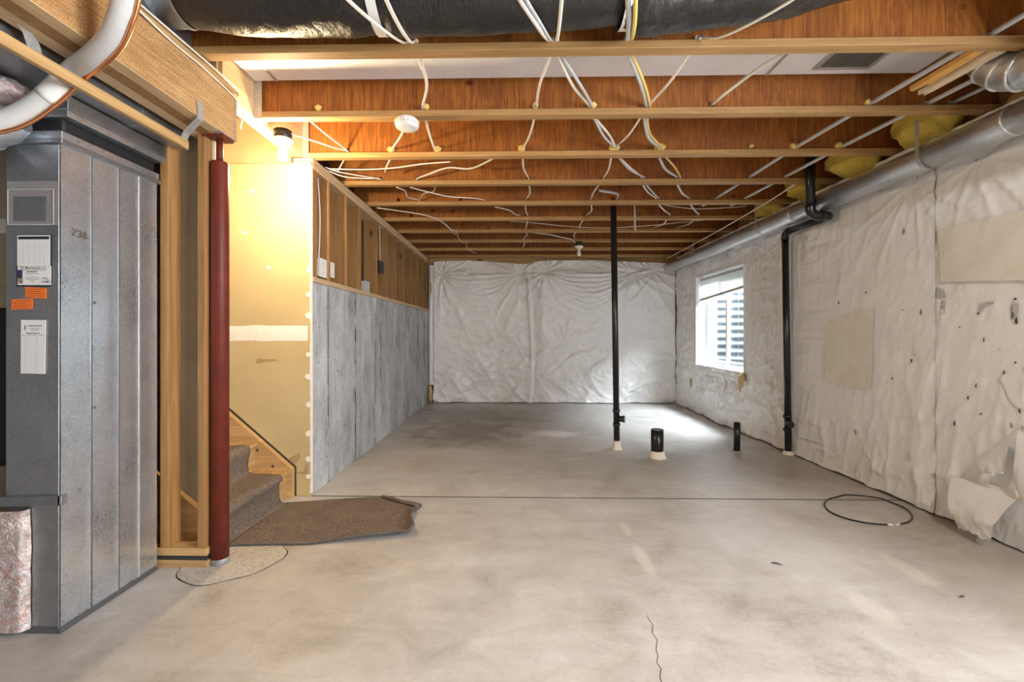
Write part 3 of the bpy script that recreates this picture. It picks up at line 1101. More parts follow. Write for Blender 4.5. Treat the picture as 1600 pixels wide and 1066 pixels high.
def build_back(x0, x1, yoff, label, ztop):
    xs_ = np.arange(x0, x1 + 1e-6, 0.014)
    ts = np.linspace(0, 1, 165)
    X, T = np.meshgrid(xs_, ts, indexing='ij')
    zt = ztop(X)
    zb = 0.006 + 0.012 * fbm(X * 7, X * 0, 91)
    Z = zb + T * (zt - zb)
    D = back_disp(X, Z)
    P = np.stack([X, 7.715 + yoff - D, Z], -1)
    mb = MB()
    mb.grid(P)
    t_ = thing('plastic_sheet', label, 'plastic sheet', ((x0 + x1) / 2, 7.70, 0), 'white sheeting over the wall insulation')
    o = ob('sheet', mb, 'poly_white', t_, recalc=False)
    return t_


tb = lambda X: 2.405 - 0.05 * np.exp(-((X - 0.16) / 0.22) ** 2) - 0.03 * np.exp(-((X + 0.2) / 0.3) ** 2) + 0.014 * (fbm(X * 5, X * 0, 12) - 0.5) - 0.05 * np.clip((X - 1.2) / 1.4, 0, 1) - 0.03 * np.exp(-((X + 1.42) / 0.08) ** 2)
s1 = build_back(-1.372, 0.30, 0.0, 'white plastic sheeting over the left half of the back wall', tb)
s2 = build_back(0.20, 2.70, -0.010, 'white plastic sheeting over the right half of the back wall', tb)
for s, pp in ((s1, ((-1.235, 2.183), (0.086, 2.179))), (s2, ((0.528, 2.211), (1.965, 2.196), (2.328, 2.227)))):
    for (x, z) in pp:
        mb = MB()
        mb.lathe([(0.009, 0), (0.009, 0.004), (0.004, 0.006)], (x, 7.722, z), 'Y', 10)
        ob('staple', mb, 'poly_grey', s)
# edge of the blanket turned round at the half wall
mb = MB()
zz = np.linspace(0.30, 2.33, 70)
P = []
for k, s in enumerate(np.linspace(0, 1, 6)):
    x = -1.462 + 0.10 * s + 0.012 * (fbm(zz * 6, zz * 0 + k * 0.2, 5) - 0.5)
    y = 7.735 - 0.045 * np.sin(np.pi * min(1, s * 0.9 + 0.1)) + 0.0 * zz
    P.append(np.stack([x, y, zz], -1))
mb.grid(np.array(P))
ob('turned_edge', mb, 'poly_white', s1, recalc=False)


def blob(mb, c, sx, sy, sz, seed, amp=0.35, sub=3):
    bm = bmesh.new()
    bmesh.ops.create_icosphere(bm, subdivisions=sub, radius=1.0)
    for v in bm.verts:
        d = 1 + amp * (mnoise.fractal(v.co * 1.8 + Vector((seed * 7.1, seed, 0)), 1.0, 2.0, 4))
        v.co = Vector((v.co.x * sx, v.co.y * sy, v.co.z * sz)) * d + Vector(c)
    bm.verts.ensure_lookup_table()
    mb.add([v.co[:] for v in bm.verts], [tuple(v.index for v in f.verts) for f in bm.faces], True)
    bm.free()


mb = MB()
blob(mb, (-1.425, 7.69, 0.14), 0.035, 0.03, 0.15, 3)
tag(ob('insulation_tuft', mb, 'fibreglass_tan'), 'tan fibreglass poking out at the foot of the half wall by the back sheeting', 'insulation')
mb = MB()
blob(mb, (-1.42, 7.70, 1.95), 0.018, 0.02, 0.11, 5)
tag(ob('insulation_tuft', mb, 'fibreglass_tan'), 'tan fibreglass sliver beside the last stud at the back sheeting', 'insulation')


# right wall: three overlapping sheets
RP = [(3.164, 2.195), (2.75, 2.195), (4.40, 2.15), (4.62, 2.12), (5.25, 2.20), (6.0, 2.22), (7.0, 2.2), (2.0, 2.2)]


def right_disp(Y, Z):
    h = radial(Y, Z, RP, 0.018, 0.45, 51)
    far = np.clip((Y - 4.45) / 0.3, 0, 1)
    near = 1 - far
    low = np.clip((1.1 - Z) / 1.0, 0, 1)
    # steep streaky folds on the near sheets
    q = fbm(Y * 6.2 + Z * 1.6, Z * 1.3 - Y * 0.3, 71, 4)
    h += near * 0.011 * ridge(q) ** 6 * (0.2 + 0.9 * low)
    q = fbm(Y * 1.3 - Z * 1.4, Z * 2.6 + Y * 0.9, 75, 4)
    h += near * 0.011 * ridge(q) ** 6 * (0.35 + 0.3 * low) * np.clip((Y - 2.9) / 0.5, 0, 1)
    # horizontal pulls beside the vent pipe
    q = fbm(Y * 1.2, Z * 7.0, 77, 3)
    h += 0.022 * ridge(q) ** 4 * np.exp(-((Y - 4.25) / 0.28) ** 2)
    # crumpled sheet round the window
    q = fbm(Y * 3.2 + Z, Z * 4.2 - Y * 1.4, 83, 5)
    h += far * (0.028 * ridge(q) ** 4 * (0.35 + 1.1 * low) + 0.016 * (fbm(Y * 6, Z * 6, 88, 4) - 0.5))
    h += far * 0.05 * np.clip((0.66 - Z) / 0.3, 0, 1) * np.exp(-((Y - 5.9) / 0.7) ** 2)
    h += 0.008 * (fbm(Y * 3, Z * 3, 61, 4) - 0.5)
    for k_, (fu_, fv_) in enumerate(((4.0, 0.9), (1.3, 3.6), (3.0, 1.8), (5.5, 4.0), (7.0, 1.6))):
        qq = fbm(Y * fu_ + Z * 0.8 * (-1) ** k_, Z * fv_ + Y * 0.5, 131 + k_, 4)
        h += 0.009 * ridge(qq) ** 12 * (0.45 + 0.7 * low + 0.5 * far)
    h *= 0.72 + 0.28 * far
    h *= 1 - 0.85 * np.exp(-((Y - 4.49) / 0.05) ** 2) * (Z < 2.2)
    # calm round the window
    din = np.maximum(np.maximum(WY0 - Y, Y - WY1), np.maximum(WZ0 - Z, Z - WZ1))
    h *= np.clip(din / 0.12 + 0.3, 0.3, 1)
    return h


def build_right(y0, y1, xoff, label, mat, hole=False, step=0.013):
    ys = np.arange(y0, y1 + 1e-6, step)
    nz = 185
    Y, T = np.meshgrid(ys, np.linspace(0, 1, nz), indexing='ij')
    zb = 0.004 + 0.022 * fbm(Y * 6, Y * 0, 33)
    Z = zb + T * (2.44 - zb)
    D = right_disp(Y, Z)
    curl = 0.03 * np.exp(-Z / 0.06) * (fbm(Y * 5, Y * 0 + 3, 20) - 0.3)
    XX = 2.725 + xoff - D - curl
    XX = np.maximum(XX, 2.62)
    P = np.stack([XX, Y, Z], -1)
    mb = MB()
    m, n_ = Y.shape
    vs = P.reshape(-1, 3).tolist()
    fs = []
    for i in range(m - 1):
        for j in range(n_ - 1):
            if hole and WY0 + 0.03 < Y[i, j] and Y[i + 1, j] < WY1 - 0.03 and WZ0 + 0.02 < Z[i, j] and Z[i, j + 1] < WZ1 - 0.02:
                continue
            fs.append((i * n_ + j, (i + 1) * n_ + j, (i + 1) * n_ + j + 1, i * n_ + j + 1)[::-1])
    mb.add(vs, fs, True)
    t_ = thing('plastic_sheet', label, 'plastic sheet', (2.72, (y0 + y1) / 2, 0), 'white sheeting over the wall insulation')
    ob('sheet', mb, mat, t_, recalc=False)
    return t_


r1 = build_right(4.44, 7.68, 0.0, 'crumpled white plastic sheeting around the window on the right wall', 'poly_white', True)
r2 = build_right(2.99, 4.50, -0.012, 'cream-white plastic sheeting between the black wall pipe and the sheet seam', 'poly_cream')
r3 = build_right(1.2, 3.03, 0.0, 'torn cream-white plastic sheeting nearest the camera on the right wall', 'poly_cream')
mb = MB()
for bb in ((-2.59, -1.2, 0.01, 2.44), (0.6, 1.25, 0.01, 2.44), (-1.2, 0.6, 0.01, 0.78), (-1.2, 0.6, 2.02, 2.44)):
    mb.box(2.70, 2.715, *bb)
ob('sheet', mb, 'poly_cream', r3)
for t_, pp in ((r1, RP[3:7]), (r2, (RP[0], RP[2])), (r3, (RP[1],))):
    for (y, z) in pp:
        mb = MB()
        mb.lathe([(0.007, -0.004), (0.007, 0.002)], (2.735, y, z), 'X', 10)
        ob('staple', mb, 'poly_grey', t_)
# sheeting folded into the window reveal
mb = MB()
for (a, b) in (((WY0 + 0.03, WZ0 + 0.02), (WY1 - 0.03, WZ0 + 0.02)), ((WY1 - 0.03, WZ0 + 0.02), (WY1 - 0.03, WZ1 - 0.02)),
               ((WY1 - 0.03, WZ1 - 0.02), (WY0 + 0.03, WZ1 - 0.02)), ((WY0 + 0.03, WZ1 - 0.02), (WY0 + 0.03, WZ0 + 0.02))):
    m = 70
    P = np.zeros((m, 7, 3))
    s = np.linspace(-0.008, 1.008, m)
    yy = a[0] + (b[0] - a[0]) * s
    zz = a[1] + (b[1] - a[1]) * s
    ny_, nz_ = (0, 1) if a[1] == b[1] else (1, 0)
    for j in range(7):
        wv_ = 0.010 * (fbm(s * 30, s * 0 + j * 0.5, 13) - 0.5)
        P[:, j, 0] = 2.700 + 0.145 * j / 6 + wv_ * 0.6
        P[:, j, 1] = yy + wv_ * ny_
        P[:, j, 2] = zz + wv_ * nz_
    mb.grid(P)
ob('reveal_fold', mb, 'poly_white', r1, recalc=False)
# ragged strip hanging off the sill, and the torn seam below it
mb = MB()
ys = np.linspace(5.42, 6.84, 110)
P = []
for k in range(8):
    s = k / 7
    ln = 0.10 + 0.09 * fbm(ys * 5, ys * 0, 4)
    P.append(np.stack([2.715 - 0.035 * math.sin(s * 2.2) - 0.022 * (fbm(ys * 12, ys * 0 + s * 2, 7) - 0.3) * (0.4 + s), ys, 0.722 - ln * s], -1))
mb.grid(np.array(P))
ob('sill_flap', mb, 'poly_white', r1, recalc=False)
mb = MB()
zz = np.linspace(0.05, 0.62, 40)
P = []
for k in range(6):
    s = k / 5
    P.append(np.stack([2.69 - 0.03 * s - 0.01 * (fbm(zz * 9, zz * 0 + k, 2) - 0.5), 5.36 + 0.08 * s + 0.03 * np.sin(zz * 9) * s, zz], -1))
mb.grid(np.array(P))
ob('torn_edge', mb, 'poly_white', r1, recalc=False)
mb = MB()
blob(mb, (2.675, 5.42, 0.60), 0.03, 0.045, 0.12, 8, 0.45)
tag(ob('insulation_tuft', mb, 'fibreglass_tan'), 'tan fibreglass tuft hanging out below the near corner of the window', 'insulation')
mb = MB()
blob(mb, (2.69, 7.02, 0.42), 0.010, 0.025, 0.06, 9, 0.4)
tag(ob('insulation_tuft', mb, 'fibreglass_tan'), 'small fibreglass tuft showing through a slit near the far corner', 'insulation')


def wall_patch(pl, name, mat, parent, lift=0.004, base=2.725):
    """patch stuck on the right sheet, outline in (y, z)"""
    ys_ = [p[0] for p in pl]
    zs_ = [p[1] for p in pl]
    bm = bmesh.new()
    vs = [bm.verts.new((0, y, z)) for y, z in pl]
    f_ = bm.faces.new(vs)
    bmesh.ops.triangulate(bm, faces=[f_])
    for _ in range(4 if max(ys_) - min(ys_) > 0.03 else 0):
        bmesh.ops.subdivide_edges(bm, edges=bm.edges[:], cuts=1, use_grid_fill=False)
        if len(bm.faces) > 1200:
            break
    bmesh.ops.triangulate(bm, faces=bm.faces[:])
    Yv = np.array([v.co.y for v in bm.verts])
    Zv = np.array([v.co.z for v in bm.verts])
    D = right_disp(Yv, Zv)
    for v, d in zip(bm.verts, D):
        v.co.x = max(2.60, base - d - lift)
    bm.verts.ensure_lookup_table()
    for i, v in enumerate(bm.verts):
        v.index = i
    mb = MB()
    mb.add([v.co[:] for v in bm.verts], [tuple(v.index for v in f_.verts) for f_ in bm.faces], True)
    bm.free()
    return ob(name, mb, mat, parent, recalc=False)


wall_patch([(4.00, 1.26), (3.74, 1.33), (3.48, 1.375), (3.50, 0.745), (3.75, 0.735), (3.99, 0.755)], 'tape_patch', 'poly_tape', r2, 0.008, 2.713)
wall_patch([(2.97, 1.85), (2.93, 1.835), (2.45, 1.83), (2.0, 1.81), (2.0, 1.42), (2.45, 1.45), (2.95, 1.50)], 'tape_patch', 'poly_tape', r3, 0.011)
for pl in ([(2.985, 1.47), (2.94, 1.45), (2.92, 1.40), (2.96, 1.395), (2.99, 1.41)], [(2.95, 1.385), (2.925, 1.37), (2.93, 1.30), (2.955, 1.295), (2.95, 1.34)],
           [(2.72, 1.34), (2.67, 1.355), (2.63, 1.35), (2.69, 1.32), (2.72, 1.28)], [(2.545, 1.345), (2.51, 1.33), (2.52, 1.24), (2.55, 1.25), (2.535, 1.30)]):
    wall_patch(pl, 'tear', 'poly_grey', r3, 0.005)
wall_patch([(2.60, 0.93), (2.53, 0.97), (2.50, 0.90), (2.49, 0.76), (2.55, 0.80)], 'tape_patch', 'poly_white', r3, 0.006)
for k in range(26):
    if k < 18:
        y_, z_, par, bs = random.uniform(2.42, 2.92), random.uniform(0.6, 1.36), r3, 2.725
    else:
        y_, z_, par, bs = random.uniform(3.15, 3.95), random.uniform(0.7, 1.5), r2, 2.713
    w_, h_ = random.uniform(0.003, 0.009), random.uniform(0.005, 0.022)
    wall_patch([(y_ - w_, z_ - h_ * 0.4), (y_ - w_ * 0.2, z_ - h_), (y_ + w_, z_ - h_ * 0.2), (y_ + w_ * 0.5, z_ + h_ * 0.7), (y_ - w_ * 0.6, z_ + h_)], 'puncture', random.choice(['ink_brown', 'fibreglass_tan', 'seam_dark']), par, 0.006, bs)
# torn corner hanging out onto the floor
def flap(c00, c10, c11, c01, bulge, name, mat, parent, seed, m=30):
    P = np.zeros((m, m, 3))
    for i, u in enumerate(np.linspace(0, 1, m)):
        for j, v in enumerate(np.linspace(0, 1, m)):
            p = Vector(c00) * (1 - u) * (1 - v) + Vector(c10) * u * (1 - v) + Vector(c11) * u * v + Vector(c01) * (1 - u) * v
            w = float(fbm(np.array(u * 3.0), np.array(v * 3.0), seed)) - 0.5
            p.x -= bulge * math.sin(math.pi * v) + 0.05 * w * v
            if j == m - 1:
                p.z += 0.05 * (float(vnoise(np.array(u * 9.0), np.array(0.5), seed)) - 0.3)
            P[i, j] = p
    mb = MB()
    mb.grid(P)
    return ob(name, mb, mat, parent, recalc=False)


flap((2.690, 2.86, 0.29), (2.675, 2.44, 0.34), (2.545, 2.50, 0.05), (2.590, 2.72, 0.030), 0.035, 'hanging_flap', 'poly_cream', r3, 5)
flap((2.685, 2.70, 0.45), (2.680, 2.49, 0.66), (2.625, 2.49, 0.40), (2.655, 2.62, 0.38), 0.02, 'hanging_flap', 'poly_white', r3, 9, 16)
flap((2.680, 2.48, 0.66), (2.672, 2.36, 0.60), (2.610, 2.34, 0.30), (2.64, 2.44, 0.28), 0.02, 'hanging_flap', 'poly_white', r3, 12, 16)

# ------------------------------------------------------------------ window
win = struct(bpy.data.objects.new('window_1', None), 'white sliding window with raised blind on the right wall')
COL.objects.link(win)
win.location = (2.88, 6.13, WZ0)
FX0, FX1 = 2.845, 2.915
for nm, b in (('frame_jamb', (WY0, WY0 + 0.055, WZ0, WZ1)), ('frame_jamb', (WY1 - 0.055, WY1, WZ0, WZ1)),
              ('frame_sill', (WY0 + 0.055, WY1 - 0.055, WZ0, WZ0 + 0.06)), ('frame_head', (WY0 + 0.055, WY1 - 0.055, WZ1 - 0.055, WZ1))):
    mb = MB()
    mb.box(FX0, FX1, *b)
    ob(nm, mb, 'vinyl_white', win, 0.004)
for k, (y0, y1, x0) in enumerate(((WY0 + 0.057, 6.24, 2.885), (6.17, WY1 - 0.057, 2.853))):
    sash = ob('sash', (lambda m: (m.box(x0, x0 + 0.026, y0, y0 + 0.045, WZ0 + 0.062, WZ1 - 0.057), m.box(x0, x0 + 0.026, y1 - 0.045, y1, WZ0 + 0.062, WZ1 - 0.057),
                                  m.box(x0, x0 + 0.026, y0 + 0.045, y1 - 0.045, WZ0 + 0.062, WZ0 + 0.107), m.box(x0, x0 + 0.026, y0 + 0.045, y1 - 0.045, WZ1 - 0.102, WZ1 - 0.057), m)[-1])(MB()),
              'vinyl_white' if k else 'vinyl_grey', win, 0.003)
    mb = MB()
    mb.box(x0 + 0.010, x0 + 0.014, y0 + 0.044, y1 - 0.044, WZ0 + 0.106, WZ1 - 0.101)
    o = ob('pane', mb, 'window_glass')
    o.parent = sash
    o.matrix_parent_inverse = Matrix.Identity(4)

bl = thing('window_blind', 'white mini blind pulled halfway up, its bottom rail hanging crooked', 'blind', (2.78, 6.13, 1.95))
mb = MB()
mb.box(2.755, 2.795, 5.44, 6.82, 1.945, 1.985)
ob('head_rail', mb, 'blind_rail', bl, 0.003)
def rail_z(y):
    return 1.745 - (y - 5.44) / 1.38 * 0.075
mb = MB()
for k in range(13):
    f_ = (k + 0.5) / 13
    za, zb = 1.942 + (rail_z(5.45) + 0.022 - 1.942) * f_, 1.942 + (rail_z(6.81) + 0.022 - 1.942) * f_
    mb.add([(2.762, 5.45, za + 0.006), (2.788, 5.45, za - 0.006), (2.788, 6.81, zb - 0.006), (2.762, 6.81, zb + 0.006),
            (2.762, 5.45, za + 0.0075), (2.788, 5.45, za - 0.0045), (2.788, 6.81, zb - 0.0045), (2.762, 6.81, zb + 0.0075)],
           [(0, 1, 2, 3), (7, 6, 5, 4), (0, 4, 5, 1), (1, 5, 6, 2), (2, 6, 7, 3), (3, 7, 4, 0)])
tag(ob('slats', mb, 'blind_white', bl), kind='stuff')
mb = MB()
mb.add([(2.757, 5.44, rail_z(5.44) - 0.016), (2.793, 5.44, rail_z(5.44) - 0.016), (2.793, 6.82, rail_z(6.82) - 0.016), (2.757, 6.82, rail_z(6.82) - 0.016),
        (2.757, 5.44, rail_z(5.44) + 0.016), (2.793, 5.44, rail_z(5.44) + 0.016), (2.793, 6.82, rail_z(6.82) + 0.016), (2.757, 6.82, rail_z(6.82) + 0.016)],
       [(3, 2, 1, 0), (4, 5, 6, 7), (0, 1, 5, 4), (1, 2, 6, 5), (2, 3, 7, 6), (3, 0, 4, 7)])
ob('bottom_rail', mb, 'blind_rail', bl, 0.003)
for y in (5.70, 6.50):
    mb = MB()
    mb.tube([(2.775, y, 1.95), (2.775, y, 0.86)], 0.0022, 5)
    ob('cord', mb, 'blind_white', bl)

# window well outside
mb = MB()
na, nz = 40, 170
P = np.zeros((na, nz, 3))
for i, a in enumerate(np.linspace(-math.pi / 2, math.pi / 2, na)):
    for j, z in enumerate(np.linspace(0.30, 2.42, nz)):
        r = 1.0 + 0.022 * math.sin(z * 2 * math.pi / 0.115)
        P[i, j] = (3.02 + 0.88 * r * math.cos(a), 6.13 + 1.02 * r * math.sin(a), z)
mb.grid(P)
ww = tag(ob('window_well', mb, 'well_steel', recalc=False), 'corrugated metal window well seen through the window', 'window well')
mb = MB()
mb.box(3.02, 4.0, 5.0, 7.3, 0.30, 0.45)
tag(ob('gravel_bed', mb, 'gravel'), 'gravel bed at the bottom of the window well', 'gravel', kind='stuff')

# ------------------------------------------------------------------ stairs
st = thing('staircase', 'wooden stairs climbing left behind the red post', 'staircase', (-1.6, 2.8, 0))
RISE, RUN, X0 = 0.195, 0.2275, -1.60
for k in range(6):
    zt = RISE * (k + 1)
    xn = X0 - RUN * k
    mb = MB()
    mb.box(xn - RUN - 0.02, xn, 2.385, 3.205, zt - 0.028, zt)
    ob('tread', mb, 'pine_Y', st, 0.008)
    mb = MB()
    mb.box(xn - 0.042, xn - 0.022, 2.385, 3.205, zt - RISE + (0.001 if k else 0), zt - 0.028)
    ob('riser', mb, 'pine_Y', st)
SL = RISE / RUN
for y0, y1 in ((3.206, 3.246), (2.342, 2.384)):
    mb = MB()
    xe = -1.583
    if y0 < 3:
        xe = -1.60
    mb.prism([(xe, 0.0), (xe, 0.205), (xe - 1.4, 0.205 + 1.4 * SL), (xe - 1.4, 1.4 * SL - 0.15), (xe - 0.24, 0.0)], 'Y', y0, y1)
    o = ob('stringer', mb, 'pine_X', st, 0.002)
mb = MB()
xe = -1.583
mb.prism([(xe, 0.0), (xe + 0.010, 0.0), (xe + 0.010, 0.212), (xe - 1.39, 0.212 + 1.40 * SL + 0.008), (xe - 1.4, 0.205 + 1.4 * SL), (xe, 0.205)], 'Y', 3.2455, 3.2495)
ob('gap_shade', mb, 'dark_gap', st)  # dark strip stands in for the shade in the gap above the stringer
for (x, z) in ((-2.06, 0.52), (-1.72, 0.225), (-1.83, 0.34)):
    mb = MB()
    mb.lathe([(0.010, 0), (0.009, 0.003)], (x, 3.2035, z), 'Y', 12)
    ob('knot_plug', mb, 'ink_brown', st)

# carpet runner: up the stairs and out over the floor
rn = thing('carpet_runner', 'brown carpet runner hanging down the stairs and lying on the floor', 'carpet', (-1.2, 2.8, 0))
prof = []       # (x, z) along the runner centre line from the floor end upward
prof += [(-1.56, 0.010), (-1.585, 0.012), (-1.602, 0.024), (-1.610, 0.05), (-1.612, 0.10), (-1.608, 0.15)]
for k in range(5):
    zt = RISE * (k + 1)
    xn = X0 - RUN * k
    prof += [(xn + 0.012, zt - 0.03), (xn + 0.014, zt - 0.012), (xn + 0.004, zt + 0.008), (xn - 0.02, zt + 0.011)]
    prof += [(xn - 0.02 - 0.03 * i, zt + 0.0095) for i in range(1, 6)]
    prof += [(xn - RUN + 0.02, zt + 0.012), (xn - RUN + 0.006, zt + 0.03), (xn - RUN, zt + 0.07), (xn - RUN + 0.002, zt + 0.12)]
nt = 36
P = np.zeros((len(prof), nt, 3))
for i, (x, z) in enumerate(prof):
    for j, s in enumerate(np.linspace(0, 1, nt)):
        P[i, j] = (x + 0.004 * math.sin(s * 9 + i * 0.2), 2.455 + (3.075 - 2.455) * s, z + 0.002 * math.sin(i * 0.7 + s * 5))
mb = MB()
mb.grid(P)
o = ob('stair_run', mb, 'carpet_brown', rn)
so = o.modifiers.new('pile', 'SOLIDIFY')
so.thickness = 0.012
so.offset = 0.0
# floor part with its curled rim
ns = 80
P = np.zeros((ns, nt, 3))
for j, s in enumerate(np.linspace(0, 1, nt)):
    # right border, concave, tip towards the far side
    xe = np.interp(s, [0, 0.12, 0.35, 0.6, 0.78, 0.86, 1.0], [-0.585, -0.595, -0.645, -0.650, -0.628, -0.70, -0.905])
    for i, q in enumerate(np.linspace(0, 1, ns)):
        x = -1.565 + (xe + 1.565) * q
        yn = np.interp(x, [-1.6, -1.15, -0.9, -0.58], [2.455, 2.492, 2.535, 2.615])
        yf = np.interp(x, [-1.6, -1.15, -0.9, -0.6], [3.085, 3.155, 3.205, 3.215])
        y = yn + (yf - yn) * s
        z = 0.010 + 0.004 * math.sin(x * 7 + y * 5)
        z += 0.022 * math.exp(-((s) / 0.05) ** 2) * np.clip((x + 1.12) / 0.2, 0, 1)          # near edge lifts
        z += 0.035 * np.clip((q - 0.96) / 0.04, 0, 1) ** 2 * (s < 0.6)
        P[i, j] = (x, y, z)
mb = MB()
mb.grid(P)
o = ob('floor_run', mb, 'carpet_brown', rn)
o.data.materials.append(MATS['carpet_backing'])
so = o.modifiers.new('pile', 'SOLIDIFY')
so.material_offset_rim = 1
so.thickness = 0.012
so.offset = 0.0
# rolled far corner
m = 26
P = np.zeros((m, 14, 3))
a0, a1 = Vector((-0.93, 3.18, 0)), Vector((-0.645, 3.015, 0))
dirv = (a1 - a0).normalized()
nrm = Vector((-dirv.y, dirv.x, 0))
if nrm.x > 0:
    nrm = -nrm
nrm = Vector((-0.497, -0.867, 0))
for i, q in enumerate(np.linspace(0, 1, m)):
    c = a0 + (a1 - a0) * q
    r = 0.014 + 0.003 * math.sin(q * 5) + 0.004 * q
    for j, a in enumerate(np.linspace(-1.6, 2.6, 14)):
        p = c + nrm * (r * (1 - math.cos(a)) * 0 - r * math.sin(a) * -1.0 * 0.9) * 1.0 + Vector((0, 0, r + 0.012 + r * -math.cos(a)))
        P[i, j] = p
mb = MB()
mb.grid(P)
o = ob('rolled_corner', mb, 'carpet_brown', rn)
so = o.modifiers.new('pile', 'SOLIDIFY')
so.thickness = 0.008

# ------------------------------------------------------------------ sheet-metal return air drop, left
cab = thing('return_air_drop', 'tall galvanised sheet-metal return air duct standing on the floor at left', 'duct', (-1.88, 2.0, 0))
CX0, CX1, CY0, CY1 = -1.992, -1.770, 1.740, 2.218
mb = MB()
mb.box(CX0, CX1 - 0.010, CY0, CY1 - 0.002, 0.012, 1.912)
ob('duct_body', mb, 'galvanised_dull', cab, 0.003)
ribs = [CY0, 1.868, 2.000, 2.110, CY1]
for k in range(4):
    y0, y1 = ribs[k] + 0.001, ribs[k + 1] - 0.001
    mb = MB()
    ny = 10
    yy, zz = np.meshgrid(np.linspace(y0, y1, ny), np.linspace(0.022, 1.912, 60), indexing='ij')
    xx = CX1 - 0.0035 + 0.0025 * (fbm(yy * 3, zz * 2, 40 + k) - 0.5) * 2 + 0.0025 * np.exp(-((yy - y1) / 0.004) ** 2)
    mb.grid(np.stack([xx, yy, zz], -1))
    ob('side_panel', mb, 'galvanised', cab, recalc=False)
    if k < 3:
        mb = MB()
        mb.box(CX1 - 0.006, CX1 + 0.003, y1 - 0.001, y1 + 0.003, 0.022, 1.912)
        ob('standing_seam', mb, 'hanger_metal' if k == 2 else 'steel_dark', cab, 0.001)
mb = MB()
mb.box(CX0 - 0.004, CX1 + 0.003, CY0 - 0.006, CY1, 0.0, 0.022)
ob('base_rim', mb, 'steel_dark', cab, 0.002)
mb = MB()
mb.prism([(CX0 - 0.14, 0.490), (CX1 + 0.012, 0.502), (CX1 + 0.012, 0.540), (CX0 - 0.14, 0.530)], 'Y', CY0 - 0.012, CY0 - 0.001)
ob('cleat', mb, 'galvanised_dull', cab, 0.002)
mb = MB()
mb.box(CX1 - 0.004, CX1 + 0.006, CY0 - 0.012, CY0 + 0.02, 0.502, 0.540)
ob('cleat', mb, 'galvanised_dull', cab, 0.002)
# flanges and black flexible connector above
def collar(x0, x1, y0, y1, z0, z1, nm, mat, bev=0.003):
    mb = MB()
    mb.box(x0, x1, y0, y1, z0, z1)
    ob(nm, mb, mat, cab, bev)
collar(CX0 - 0.012, CX1 + 0.014, CY0 - 0.012, CY1 + 0.012, 1.912, 1.930, 'lower_flange', 'galvanised_dull')
collar(CX0 - 0.006, CX1 + 0.007, CY0 - 0.005, CY1 + 0.005, 1.930, 1.962, 'lower_flange', 'galvanised')
collar(CX0 + 0.005, CX1 - 0.004, CY0 + 0.008, CY1 - 0.008, 1.962, 2.018, 'flexible_connector', 'canvas_black', 0.012)
collar(CX0 - 0.004, CX1 + 0.028, CY0 - 0.002, CY1 + 0.012, 2.018, 2.045, 'upper_flange', 'galvanised')
collar(CX0 - 0.004, CX1 + 0.034, CY0 - 0.008, CY1 + 0.016, 2.045, 2.098, 'upper_flange', 'galvanised_dull')
for (y, z) in ((1.80, 1.945), (2.12, 1.945), (1.875, 1.30), (1.873, 0.86)):
    mb = MB()
    mb.lathe([(0.006, 0), (0.006, 0.004), (0.003, 0.006)], (CX1 + 0.004, y, z), 'X', 8)
    ob('sheet_screw', mb, 'steel_dark', cab)
# felt-pen scribble on the side
text_mesh('pen_marking', "2'38-", 0.040, (CX1 + 0.001, 1.778, 1.565), (math.pi / 2, math.radians(6), math.pi / 2), 'ink_brown', cab, bold=0.0006)

# trunk duct above, wood strip and hanger
tr = thing('trunk_duct', 'dull galvanised trunk duct beside the strand beam at upper left', 'duct', (-1.95, 1.0, 2.10))
mb = MB()
mb.box(-2.45, -1.665, -2.5, 2.262, 2.104, 2.43)
ob('duct_body', mb, 'galvanised_dull', tr, 0.003)
for y in (0.4, 1.25, 2.0):
    mb = MB()
    mb.box(-2.452, -1.658, y, y + 0.03, 2.100, 2.432)
    ob('slip_joint', mb, 'galvanised_dull', tr, 0.002)
strip = MB()
strip.box(-1.546, -1.524, -1.5, 2.10, 2.032, 2.072)
tag(ob('wood_strip', strip, 'pine_Y', None, 0.003), 'thin raw wood strip hanging below the strand beam at upper left', 'wood strip')
hs = thing('strap_hanger', 'bent metal strap joining the wood strip to the strand beam', 'strap', (-1.50, 2.08, 2.05))
P = []
for (x, y, z) in ((-1.446, 2.04, 2.235), (-1.446, 2.045, 2.18), (-1.452, 2.05, 2.160), (-1.49, 2.06, 2.135), (-1.53, 2.07, 2.105), (-1.544, 2.075, 2.085), (-1.545, 2.08, 2.04), (-1.560, 2.08, 2.042)):
    P.append([(x, y, z), (x + 0.003, y + 0.035, z - 0.004)])
mb = MB()
mb.grid(np.array(P), False)
o = ob('strap_band', mb, 'hanger_metal', hs)
o.modifiers.new('gauge', 'SOLIDIFY').thickness = 0.002
hs = thing('strap_hanger', 'grey metal strap twisting behind the white insulated pipe', 'strap', (-1.6, 1.5, 2.1))
P = []
for (x, y, z) in ((-1.60, 1.43, 2.166), (-1.602, 1.45, 2.15), (-1.61, 1.47, 2.12), (-1.612, 1.48, 2.09)):
    P.append([(x, y, z), (x - 0.002, y + 0.05, z)])
mb = MB()
mb.grid(np.array(P), False)
o = ob('strap_band', mb, 'hanger_metal', hs)
o.modifiers.new('gauge', 'SOLIDIFY').thickness = 0.002

